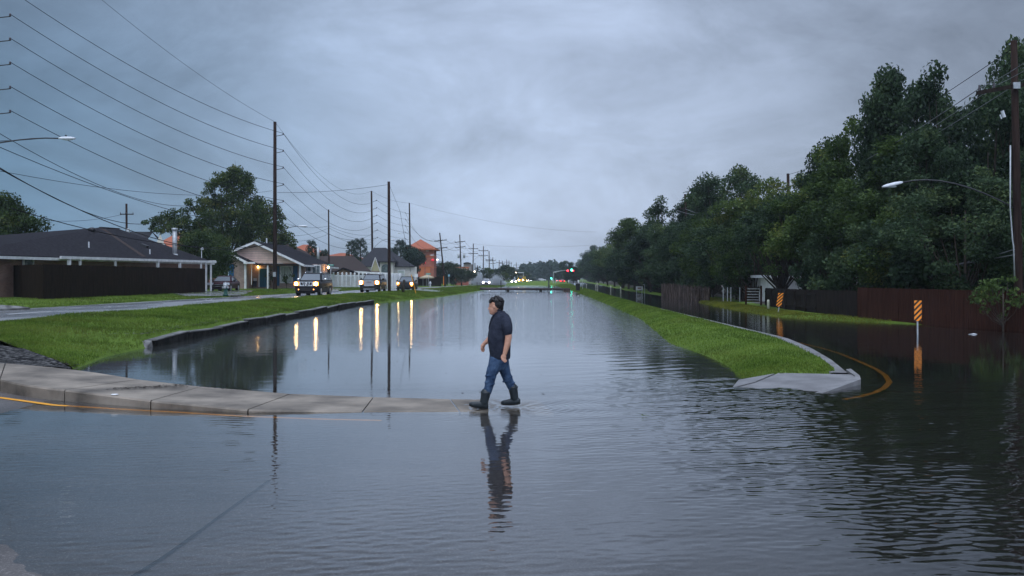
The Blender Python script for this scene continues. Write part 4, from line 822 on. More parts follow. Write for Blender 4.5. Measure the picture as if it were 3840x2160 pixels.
# white patio roof
Pr = House('patio_cover', 'long flat white patio cover above the white fence', (-20, 154, .6), 'patio cover'); a = P(1328, 1016, 152); b = P(1506, 1026, 156); mb = MB(); mb.slab([a, b, b + Vector((0,3,.0)), a + Vector((0,3,0))], .3); Pr.part('cover', mb, M['white_paint'])
for px in (1355, 1400, 1480, 1503): mb = MB(); yq = 153.5; x = P(px, 0, yq).x; mb.box((x, yq, 1.65), (.12,.12,2.2)); Pr.part('post', mb, M['white_paint'])
# House D, grey roof pale stucco
Dh = House('stucco_house', 'pale stucco house with a steep grey hip roof and arched entrance', (-20, 180, .9))
ev = lambda px, py, D: P(px, py, D)
mb = MB(); c0, c1, c2, c3 = P(1340, 1012, 176), P(1556, 1000, 180), P(1545, 1003, 205), P(1330, 1012, 205); c0.z = c1.z = c2.z = c3.z = 4.2; r0, r1 = P(1403, 929, 188), P(1447, 929, 188)
hip(mb, [c0, c1, c2, c3], [r0, r1]); rf = Dh.part('roof', mb, M['shingle_grey'])
mb = MB(); mb.loft([[(p.x * .985, p.y + .6 * (1 if p.y < 190 else -1), .5) for p in (c0, c1, c2, c3)], [(p.x * .985, p.y + .6 * (1 if p.y < 190 else -1), 4.1) for p in (c0, c1, c2, c3)]]); Dh.part('wall', mb, M['stucco'])
yd = 176.5; X_ = lambda px: P(px, 0, yd).x; Z_ = lambda py: P(0, py, yd).z
mb = MB(); mb.loft([[(X_(1424), yd, .5), (X_(1474), yd, .5), (X_(1474), yd + 6, .5), (X_(1424), yd + 6, .5)], [(X_(1424), yd, Z_(980)), (X_(1474), yd, Z_(980)), (X_(1474), yd + 6, Z_(980)), (X_(1424), yd + 6, Z_(980))]]); Dh.part('entrance_wall', mb, M['stucco'])
mb = MB(); hip(mb, [(X_(1415), yd - .5, Z_(980)), (X_(1482), yd - .5, Z_(980)), (X_(1482), yd + 7, Z_(980)), (X_(1415), yd + 7, Z_(980))], [(X_(1440), yd + 3, Z_(955)), (X_(1458), yd + 3, Z_(955))], .2); Dh.part('entrance_roof', mb, M['shingle_grey'])
arch = [(X_(1446) + math.cos(a) * .75, yd - .05, Z_(1006) + math.sin(a) * .75) for a in [math.pi * k / 10 for k in range(11)]] + [(X_(1446) - .75, yd - .05, .8), (X_(1446) + .75, yd - .05, .8)]
mb = MB(); mb.slab(arch, .1, (0,1,0)); Dh.part('arched_window', mb, M['glass_dark'])
Dh.win((X_(1500), yd + 2.2, 2.4), 1.1, 2.0, glass='curtain')
mb = MB(); mb.slab([P(1407, 966, 172), P(1426, 1018, 172), P(1390, 1018, 172)], .4, (0,1,0)); Dh.part('side_gable', mb, M['yellow_gable']); mb = MB(); mb.bar(P(1407, 965, 171.8), P(1426, 1019, 171.8), .1, .16); mb.bar(P(1407, 965, 171.8), P(1389, 1019, 171.8), .1, .16); Dh.part('gable_trim', mb, M['white_paint'])
# Storage tower and its long orange roofs
T = House('storage_tower', 'square red block tower with an orange hipped metal roof', (-22, 245, .5), 'building')
yt = 240; xa, xb = P(1530, 0, yt).x, P(1627, 0, yt).x; zt = P(0, 934, yt).z
def ringbox(mb, x0, x1, y0_, y1, z0, z1): mb.loft([[(x0,y0_,z0),(x1,y0_,z0),(x1,y1,z0),(x0,y1,z0)], [(x0,y0_,z1),(x1,y0_,z1),(x1,y1,z1),(x0,y1,z1)]])
mb = MB(); ringbox(mb, xa, xb, yt, yt + 8, .2, zt); T.part('wall', mb, M['red_block'])
mb = MB(); ov = .9; hip(mb, [(xa-ov,yt-ov,zt),(xb+ov,yt-ov,zt),(xb+ov,yt+8+ov,zt),(xa-ov,yt+8+ov,zt)], [(P(1571,0,yt).x, yt+3.8, P(0,897,yt+3).z), (P(1573,0,yt).x, yt+4.2, P(0,897,yt+3).z)], .25); T.part('roof', mb, M['orange_roof'])
mb = MB(); ringbox(mb, xa-.08, xb+.08, yt-.08, yt+8.1, P(0,962,yt).z, P(0,958.5,yt).z); ringbox(mb, xa-.08, xb+.08, yt-.08, yt+8.1, P(0,1003,yt).z, P(0,1000,yt).z); T.part('trim_band', mb, M['orange_trim'])
for px, py in ((1623, 975), (1594, 986)):
    c = P(px, py, yt - .3); mb = MB(); mb.ell(c, (.4 if px > 1600 else .2, .12, .26 if px > 1600 else .18), 10, 6); T.part('red_lamp', mb, emat('red_wall_lamp', (.9,.02,.05), .4), smooth=True)
for px in (1583, 1605): mb = MB(); c = P(px, 1022, yt); mb.box(c + Vector((0,-.03,0)), (1.1,.1,2.6)); T.part('door', mb, M['orange_trim'])
mb = MB(); c = P(1603, 941, yt - .1); mb.box(c, (.7,.1,.14)); T.part('sign_plate', mb, M['white_paint'])
for nm, (x0, x1, py0, py1, D) in (('between the pink gabled house and the pines', (1050, 1200, 950, 914, 225)), ('right of the tall flue', (1195, 1340, 964, 946, 228)), ('behind the big tree and white gable', (560, 790, 930, 868, 215))):
    e_ = P(x0, py0, D); f_ = P(x1, py0, D); zz = P(0, py1, D).z; L_ = House('storage_building', 'red block with orange metal roof, ' + nm, ((e_.x + f_.x) / 2, D, .5), 'building')
    mb = MB(); hip(mb, [(e_.x, D, e_.z), (f_.x, D, e_.z), (f_.x, D + 12, e_.z), (e_.x, D + 12, e_.z)], [(e_.x + 4, D + 6, zz), (f_.x - 4, D + 6, zz)], .3); L_.part('roof', mb, M['orange_roof'])
    mb = MB(); ringbox(mb, e_.x + .5, f_.x - .5, D + .7, D + 11.3, .2, e_.z); L_.part('wall', mb, M['red_block'])
# canopy
Cn = House('canopy', 'tan pitched canopy on thin poles behind the pickup', (-20, 212, .4), 'canopy'); D = 207
a, b = P(1572, 1041, D), P(1626, 1040, D); mb = MB(); top = P(1603, 1029, D + 1.5); q4 = [a, b, b + Vector((0,3,0)), a + Vector((0,3,0))]
for i in range(4): mb.slab([q4[i], q4[(i+1)%4], top], .05)
for i in range(4): mb.slab([q4[i], q4[(i+1)%4], q4[(i+1)%4] - Vector((0,0,.2)), q4[i] - Vector((0,0,.2))], .03, (0,1,0))
Cn.part('canopy_cloth', mb, pm('tan_cloth', (.36,.3,.2), (.44,.37,.26), 3, .8))
for px in (1586, 1601): mb = MB(); p = P(px, 0, D).x; mb.cyl((p, D + .2, .2), (p - (.15 if px > 1590 else 0), D + .2, P(0,1040,D).z), .04, 6); Cn.part('canopy_pole', mb, M['metal'])
# far commercial building, brick sign
Fb = House('rounded_building', 'beige building with a curved top behind the brick sign', (-14, 310, .4), 'building'); D = 300; mb = MB(); n = 10
arc = [(P(1738 + 28 * k / n, 0, D).x, D, P(0, 990 - 3.2 * math.sin(math.pi * k / n), D).z) for k in range(n + 1)] + [(P(1766,0,D).x, D, .2), (P(1738,0,D).x, D, .2)]
mb.slab(arc, 15, (0,1,0)); Fb.part('wall', mb, pm('beige_wall', (.34,.3,.28), None, 2, .8)); mb = MB()
for k in range(n): mb.bar(Vector(arc[k]) + Vector((0,-.3,.1)), Vector(arc[k+1]) + Vector((0,-.3,.1)), .8, .35)
Fb.part('roof_rim', mb, M['shingle_dark'])
Wb = House('pale_building', 'long low pale building beside the rounded beige building', (-8, 360, .3), 'building'); mb = MB(); D = 330; ringbox(mb, P(1745,0,D).x, P(1790,0,D).x, D, D + 10, .2, P(0,1024,D).z); Wb.part('wall', mb, M['stucco']); mb = MB(); ringbox(mb, P(1743,0,D).x, P(1792,0,D).x, D - .4, D + 10.4, P(0,1024,D).z, P(0,1021,D).z); Wb.part('roof', mb, M['white_paint'])
Sg = House('brick_sign', 'orange brick sign board with lit lettering above the hedge', (-13.5, 262, .4), 'sign'); D = 262; xs = lambda px: P(px, 0, D).x; zs = lambda py: P(0, py, D).z
mb = MB(); ringbox(mb, xs(1706), xs(1757), D, D + .8, .2, zs(1004)); Sg.part('board', mb, M['red_block']); mb = MB(); ringbox(mb, xs(1705), xs(1759.5), D - .15, D + .95, zs(1004), zs(1001)); Sg.part('cap', mb, M['orange_trim'])
mb = MB(); ringbox(mb, xs(1712), xs(1751), D - .06, D, zs(1018.5), zs(1012)); pnl = Sg.part('message_panel', mb, emat('lit_panel', (.8,.72,.62), .35))
def text(s_, size, loc, mat, parent, name, w=None):
    cu = bpy.data.curves.new('t', 'FONT'); cu.body = s_; cu.size = size; cu.align_x = 'CENTER'; cu.align_y = 'CENTER'; cu.extrude = .01
    o = bpy.data.objects.new('t', cu); COL.objects.link(o); dg = bpy.context.evaluated_depsgraph_get(); me = bpy.data.meshes.new_from_object(o.evaluated_get(dg)); bpy.data.objects.remove(o)
    me.transform(Matrix.Rotation(R(90), 4, 'X'))
    if w: k = w / max(1e-6, max(v.co.x for v in me.vertices) - min(v.co.x for v in me.vertices)); me.transform(Matrix.Diagonal((k, 1, 1, 1)))
    me.transform(Matrix.Translation(loc)); me.materials.clear(); return link(name, me, mat, parent)
text('TETON TENNIS CENTER', .3, Vector((xs(1731.5), D - .08, zs(1008.3))) - Sg.o, emat('lit_letters', (.95,.8,.65), .5), Sg.t, 'lettering', xs(1752) - xs(1710))
text('PATRICK SNACK BAR', .34, Vector((xs(1731.5), D - .09, zs(1015))) - Sg.o, M['black'], pnl, 'lettering', xs(1749.5) - xs(1713.5))
# white house glimpsed behind the right-hand trees
Wh = House('white_house', 'white house glimpsed through the dark trees above the right-hand fence', (21.5, 75, .3)); mb = MB(); D = 73; ringbox(mb, P(2905,0,D).x, P(3020,0,D).x, D, D + 8, .2, P(0,1042,D).z); ringbox(mb, P(3060,0,D).x, P(3150,0,D).x, D + 3, D + 9, .2, P(0,1046,D).z); Wh.part('wall', mb, M['white_paint']); mb = MB(); ringbox(mb, P(2880,0,D).x, P(3040,0,D).x, D - .6, D + 8.6, P(0,1042,D).z, P(0,1031,D).z); Wh.part('roof', mb, M['lamp_metal'])
# ------------------------------------------------------------------ trees
def leafcloud(clumps, per, size, seed, flat=.0):
    r = np.random.default_rng(seed); C = []; 
    for (c, rad) in clumps:
        n = max(8, int(per * rad ** 1.6)); d = r.normal(size=(n, 3)); d /= np.linalg.norm(d, axis=1)[:, None]
        C.append(np.array(c) + d * (rad * r.random(n) ** .45)[:, None] * np.array([1, 1, .8]))
    C = np.concatenate(C); n = len(C); a = r.normal(size=(n, 3)); a /= np.linalg.norm(a, axis=1)[:, None]; b = r.normal(size=(n, 3)); b -= (b * a).sum(1)[:, None] * a; b /= np.linalg.norm(b, axis=1)[:, None]
    s = (size * (.55 + .9 * r.random(n)))[:, None]; a = a * s; b = b * s * .62
    V = np.empty((n, 4, 3)); V[:, 0] = C - a; V[:, 1] = C + b * .9; V[:, 2] = C + a; V[:, 3] = C - b * .9
    return V.reshape(-1, 3), np.arange(n * 4).reshape(-1, 4)
def broadleaf(seed, H, Rr, th, nclump, per, size, mat, squash=.55, lean=(0, 0), pts=None, dead=0):
    r = random.Random(seed); tr = MB(); cl = []; zc = (H + th) / 2; hz = (H - th) / 2
    lobes = [(r.uniform(0, 6.28), r.uniform(.55, 1.0), r.uniform(-.6, .75)) for _ in range(7)]
    for k in range(nclump):
        if pts: q_ = pts[k % len(pts)]; c = (q_[0] + r.gauss(0, .35), q_[1] + r.gauss(0, .9), q_[2] + r.gauss(0, .35)); rad = q_[3] * r.uniform(.7, 1.15)
        else:
            a, e, zz = lobes[k % 7]; a += r.gauss(0, .38); zz = max(-1, min(1, zz + r.gauss(0, .3))); rho = Rr * e * math.sqrt(max(.04, 1 - zz * zz * .85)) * r.uniform(.45, 1.05)
            c = (lean[0] * (zz + 1) + rho * math.cos(a), lean[1] + rho * math.sin(a), zc + hz * zz * (.75 + .25 * e)); rad = r.uniform(.28, .5) * Rr * .52
        cl.append((c, rad))
    tr.tube([(0,0,-.4),(0,0,th*.5),(lean[0]*.3,0,th),(lean[0]*.7, 0, zc + hz * .3)], [.045*H**.8*.55, .04*H**.8*.5, .03*H**.8*.5, .03], 9)
    for k in range(0, nclump, 2):
        c = Vector(cl[k][0]); s = Vector((lean[0]*.2, 0, th * r.uniform(.6, 1.1))); m = lerp(s, c, .55) + Vector((0,0,-.12 * (c - s).length)); tr.tube([s, m, c], [.09 * H / 11, .05 * H / 11, .015], 5, False)
    for k in range(dead):
        c = Vector(cl[(k * 3) % nclump][0]); tr.tube([c, c + Vector((r.uniform(-.7,.3), r.uniform(-.3,.3), r.uniform(.7, 1.5)))], [.03,.008], 4, False)
    V, Q = leafcloud(cl, per, size, seed); return tr, V, Q, mat
def tree(name, label, loc, data, cat='tree', group=None, rz=0, sc=1):
    t = thing(name, label, cat, loc, rz, group); t.scale = (sc,) * 3 if not hasattr(sc, '__len__') else sc; tr, V, Q, mat = data
    tr.build('trunk', M['bark'], t, True); link('crown', npmesh('crown', V, Q), mat, t); return t
def gz(x, y): return float(zr2(x - Re(y))) if x > Re(y) else 0
# right-hand wood: rows behind the fence, crown outline taken tree by tree  (x px, y px of the top, depth, radius)
VAR = [broadleaf(100 + k, 11, 4.5, 1.6, 72, 300, .115, M['leaf_ry' if k in (1, 4) else 'leaf_r']) for k in range(6)]
protos = []
row = [(3850,205,50,2.9,0),(3560,245,56,3.6,2),(3400,310,60,3.4,5),(3705,345,48,3.0,3),(3500,520,50,3.3,0),(3300,560,54,3.5,1),(3620,640,45,3.0,2),(3390,720,49,3.0,3),(3240,480,66,3.3,4),(3110,530,73,3.2,2),(3180,640,60,3.4,1),(3050,720,62,3.3,4),(2990,690,78,3.4,1),(2890,700,86,3.8,4),(2930,770,66,3.3,5),(2800,650,104,4.3,0),(2700,665,110,4.4,3),(2780,800,84,3.9,2),(2620,735,126,4.4,5),(2500,738,134,4.3,2),(2660,830,98,3.9,0),(2520,850,112,4.0,3),(2380,838,160,5.0,1),(2290,850,175,4.8,3),(2420,900,136,4.2,5),(2320,915,150,4.4,0),(2250,880,196,5.0,2),(2215,925,225,5.4,4),(2190,950,262,5.6,0),(2240,950,190,4.6,3)]
lab = {0:'dark rounded',1:'yellowish green',2:'dark ragged',3:'dense dark',4:'olive tinged',5:'dark spreading'}
first = {}
for k, (px, py, D, rad, v) in enumerate(row):
    top = P(px, py, D); base = Vector((top.x, D, 0)); 
    if base.x < Re(D) + 1.2: base.x = float(Re(D) + 1.2)
    base.z = gz(base.x, D); L = f'{lab[v]} tree of the right-hand wood, {ORD[k]} counting from the right edge towards the horizon'
    s = (rad / 3.7, rad / 3.7, (top.z * 1.07 - base.z) / 11.3)
    if v not in first: first[v] = tree('leafy_tree', L, base, VAR[v], group='trees of the right-hand wood', rz=k * 1.7, sc=s)
    else: dup(first[v], base, k * 1.7, L, s)
front = [(19.4,50,6.5,1),(19.0,56,7.2,0),(19.0,78,7.4,1),(19.4,86,8.2,4),(19.2,95,8.0,1),(19.6,106,8.6,3),(19.8,118,8.4,0),(20.8,130,8.8,2),(21.6,143,8.8,4),(22.8,158,9.2,0),(24.4,176,9.6,3),(26,196,10,1),(28,222,10.5,0),(31,252,11,3),(23.0,44.5,7.6,0),(34,285,12,2),(37,320,12,5),(38,345,13,0),(40,372,13,2),(42.5,402,14,3),(45,436,14,0),(30.4,318,13,1),(31.8,346,13.5,3),(33,380,14,2),(35,420,14,0),(38,460,14.5,3),(40.5,500,15,5),(42.5,540,15,2),(45.5,600,16,0),(50,660,17,3)]
FV = [broadleaf(600 + k, 11, 5.6, .5, 64, 290, .115, M['leaf_ry' if k in (1, 4) else 'leaf_r']) for k in range(6)]; f2_ = {}
for k, (x, y, h, v) in enumerate(front):
    L = f'lower {lab[v]} tree leaning over the right-hand fence line, {ORD[k]} in the front row'; s = h / 11.2; loc = (x, y, gz(x, y))
    if v not in f2_: f2_[v] = tree('leafy_tree', L, loc, FV[v], group='front row of the right-hand wood', rz=k * 2.1, sc=s)
    else: dup(f2_[v], loc, k * 2.1, L, s)
# undergrowth behind the right-hand fences
BU = [broadleaf(200 + k, 3.6, 2.3, .3, 26, 330, .1, M['leaf_r'], ) for k in range(3)]
fb = {}
for k, (x, y, s) in enumerate([(23.5,44.5,1.2),(19.6,45.5,1.1),(18.9,49,1.1),(18,53,1.15),(17.8,57.5,1.1),(19.2,80,1.2),(19,88,1.35),(18.6,96,1.3),(18.8,104,1.4),(18.2,113,1.5),(19.4,122,1.5),(20.4,133,1.6),(21.4,146,1.6),(22.6,160,1.7),(23.8,176,1.8),(25.5,196,2),(27.5,220,2.2),(29.5,248,2.4),(24.5,43,1.5),(19.8,126,1.7),(20.6,138,1.7),(21.8,152,1.8),(23,168,1.9),(24.6,186,2.0),(26.4,208,2.2),(28.4,232,2.3),(31,262,2.5),(33,280,2.6),(19.6,128,1.3),(20.2,136,1.3),(20.9,144,1.4),(21.4,152,1.4),(22.2,162,1.5),(23.2,172,1.5),(24,181,1.6),(25,191,1.6),(26,201,1.7),(27,212,1.7),(28.2,223,1.8),(29.2,235,1.8),(30.2,247,1.9),(31.5,260,1.9),(32.8,274,2),(34.2,288,2.1),(35.5,303,2.2),(37,318,2.3),(38.5,335,2.4),(40,352,2.5),(42,372,2.7),(22,118,1.7),(26,52,1.6),(25,90,1.6),(26,98,1.7)]):
    L = f'dark undergrowth bush behind the right-hand fence line, {ORD[k]} from the near end'; v = k % 3; loc = (x, y, gz(x, y))
    if v not in fb: fb[v] = tree('bush', L, loc, BU[v], 'bush', 'undergrowth behind the right fence', k, s)
    else: dup(fb[v], loc, k * 1.3, L, s)
t = tree('bush', 'leafy light green bush overhanging the water at the right edge', (18.55, 37.6, -.1), broadleaf(301, 2.1, 1.25, .45, 26, 260, .075, M['leaf_ry']), 'bush')
t = tree('bush', 'small bright yellow-green bush beside the flooded road, left of the estate sign', tuple(P(2338, 1084, 185).xy) + (.1,), broadleaf(302, 4.2, 1.5, .2, 20, 150, .16, M['leaf_ry']), 'bush')
# left big tree, lobes set out as in the photograph
D = 132; lp_ = []
for px, py, r_ in ((880,640,1.3),(905,665,1.4),(850,690,1.5),(800,700,.9),(930,705,1.3),(880,735,1.9),(820,760,1.5),(770,760,1.1),(960,760,1.4),(990,790,1.6),(720,765,.7),(745,790,1.1),(920,790,2.0),(860,810,2.0),(800,815,1.9),(740,830,1.7),(690,820,1.2),(640,810,1.1),(600,815,1.0),(575,835,.8),(1000,840,1.8),(940,850,2.1),(870,870,2.1),(800,870,2.0),(740,880,1.8),(680,860,1.5),(620,850,1.1),(1030,880,1.5),(1060,900,1.3),(1000,910,1.6),(930,900,2.0),(590,860,.8),(1075,930,.9),(1030,800,.8),(845,650,.6),(775,705,.5),(1050,850,.9),(760,920,1.5),(820,920,1.7),(560,850,.5)):
    c = P(px, py, D); lp_.append((c.x - P(850,0,D).x, 0, c.z - 1.0, r_))
tree('broad_tree', 'large dark tree with ragged spreading crown between the two brick houses', (P(850,0,D).x, D, 1.0), broadleaf(401, 14.5, 5, 3, 124, 250, .14, M['leaf_l'], pts=[(a_, b_, c_, r_ * .95) for a_, b_, c_, r_ in lp_], dead=12))
D = 104; lp_ = [(P(px,0,D).x - P(780,0,D).x, 0, P(0,py,D).z - 1, r_) for px, py, r_ in ((720,900,1.1),(770,890,1.2),(820,910,1.2),(840,950,1.1),(790,940,1.4),(730,940,1.3),(700,930,1.0),(850,985,1.0),(800,990,1.3),(830,1020,1.0),(770,1010,1.0),(850,960,.9))]
tree('magnolia_tree', 'lower rounded tree with a few pale blossoms behind the metal flue', (P(780,0,D).x, D, 1), broadleaf(402, 7, 3, 1.4, 46, 330, .1, M['leaf_l'], pts=lp_))
D = 88; lp_ = [(P(px,0,D).x - P(20,0,D).x, 0, P(0,py,D).z - 1, r_) for px, py, r_ in ((10,765,1.2),(40,790,1.2),(-40,760,1.6),(80,815,1.1),(110,845,.9),(140,868,.6),(60,850,1.4),(10,830,1.6),(100,885,1.0),(40,890,1.5),(-30,880,1.7),(60,775,.5),(150,862,.4),(95,830,.9))]
tree('leafy_tree', 'dark green tree at the left edge behind the fenced house', (P(20,0,D).x, D, 1), broadleaf(403, 9, 3, 1.5, 46, 260, .11, M['leaf_l'], pts=lp_))
tree('bush', 'dark shrub beside the blue-green door, partly behind the tall pole', (P(1012,0,114.2).x, 114.2, .9), broadleaf(404, 2.2, .7, .4, 14, 260, .1, M['leaf_l']), 'bush')
tree('bush', 'bare twiggy shrub under the curtained window', (P(1075,0,113.8).x, 113.8, .9), broadleaf(405, 1.8, 1.0, .5, 16, 150, .09, M['leaf_l'], dead=6), 'bush')
# pines behind the roofs
def pine(seed, H, Rr, mat, per=210):
    r = random.Random(seed); tr = MB(); tr.tube([(0,0,-.3),(0,0,H*.97)], [.2,.05], 8); cl = []
    for k in range(40):
        f = .3 + .7 * (k / 39); a = k * 2.4; rho = Rr * (1.12 - f) ** .7 * r.uniform(.5, 1.05); c = (rho * math.cos(a), rho * math.sin(a), H * f); cl.append((c, .13 * Rr + .12 * r.random() * Rr)); tr.tube([(0,0,H*f-.3), c], [.04,.015], 4, False)
    V, Q = leafcloud(cl, per * 1.7, .1, seed); return tr, V, Q, mat
for k, (px, py, D, rad, lb) in enumerate([(1170,905,190,2.6,'pointed pine behind the brown roof, left of the flue'),(1215,940,186,2.4,'low rounded pine right of the flue'),(1318,905,205,2.4,'pointed pine left of the grey roof, the smaller of the pair'),(1352,897,208,3.0,'broad pine left of the grey roof'),(1502,903,215,3.0,'open pine between the grey roof and the red tower'),(1478,930,214,2.2,'small pine behind the plain pole on the bank')]):
    b = P(px, 1060, D); top = P(px, py, D); tree('pine_tree', lb, (b.x, D, .9), pine(500 + k, top.z - .9, rad, M['leaf_p']), group='pines behind the roofs')
D = 200; lp_ = [(P(px,0,D).x - P(1560,0,D).x, 0, P(0,py,D).z - .8, r_) for px, py, r_ in ((1535,945,1.0),(1555,950,1.2),(1575,965,1.1),(1545,975,1.3),(1570,985,1.1),(1530,965,.9),(1562,1000,.8),(1545,1020,.8),(1520,955,.7),(1580,975,.7))]
tree('leafy_tree', 'rounded dark tree in front of the red tower', (P(1560,0,D).x, D, .8), broadleaf(410, 9, 3, 2, 44, 160, .17, M['leaf_p'], pts=lp_))
# flowering hedge and scattered far trees on the left
hg = [(1655,1000,2.0),(1680,1005,2.2),(1705,1018,2.0),(1730,1022,1.8),(1752,1026,1.7),(1768,1035,1.4),(1660,1030,1.9),(1690,1035,1.9),(1720,1040,1.7),(1745,1045,1.4),(1640,1020,1.6),(1640,1045,1.4),(1700,1055,1.2),(1668,1055,1.3)]
D = 250; lp_ = [(P(px,0,D).x - P(1700,0,D).x, 0, P(0,py,D).z - .4, r_ * .8) for px, py, r_ in hg]
tree('hedge', 'overgrown dark hedge with pale flowers below the brick sign', (P(1700,0,D).x, D, .4), broadleaf(411, 4.2, 3, .3, 60, 190, .15, M['leaf_h'], pts=lp_), 'hedge')
FT = [broadleaf(420 + k, 8, 3.4, 1.2, 34, 90, .3, M['leaf_l'] if k else M['leaf_h']) for k in range(2)]; ff = {}
for k, (px, py, D, s) in enumerate([(1800,1010,300,.75),(1828,1005,320,.85),(1856,1008,340,.9),(1880,1002,360,1.0),(1905,990,400,1.4),(1925,1003,420,1.2),(1945,1012,470,1.2),(1965,1018,520,1.3),(1715,985,300,.8),(1745,1018,285,.5),(1990,1022,560,1.3),(1780,1022,290,.6),(1850,1020,318,.7),(1890,1020,350,.8)]):
    b = P(px, 1060, D); top = P(px, py, D); H = (top.z - .3) / 8.2; L = f'small bushy tree of the far left verge, {ORD[k]} planted counting from the splashing car'; v = k % 2
    if v not in ff: ff[v] = tree('leafy_tree', L, (b.x, D, .3), FT[v], group='far trees along the left verge', rz=k, sc=(s, s, H))
    else: dup(ff[v], (b.x, D, .3), k, L, (s, s, H))
for k, (px, py, D, s) in enumerate([(2128,977,360,1.0),(2150,1000,380,1.0),(2108,1012,430,1.1),(2165,1000,330,1.0)]):
    b = P(px, 1060, D); top = P(px, py, D); L = f'isolated dark tree beside the traffic signals, {ORD[k]} from the wood outward'; dup(first[(0, 2, 3, 5)[k]], (b.x, D, .3), k, L, (s * 1.1, s * 1.1, (top.z - .3) / 11.3))
# far tree line on the horizon: one hazy mass
V = []; 
rr = random.Random(9); cl = []
for k in range(260):
    px = rr.uniform(1960, 2120) if k < 170 else rr.uniform(1300, 2900); D = rr.uniform(700, 900); h = rr.uniform(3, 12 if k < 170 else 9); b = P(px, 1044, D); cl.append(((b.x, D, h), rr.uniform(3, 5)))
V_, Q_ = leafcloud(cl, 7, 1.3, 77); o = link('distant_woods', npmesh('distant_woods', V_, Q_), M['leaf_p']); tag(o, 'low hazy blue-grey woods along the far horizon', 'woods', kind='stuff')
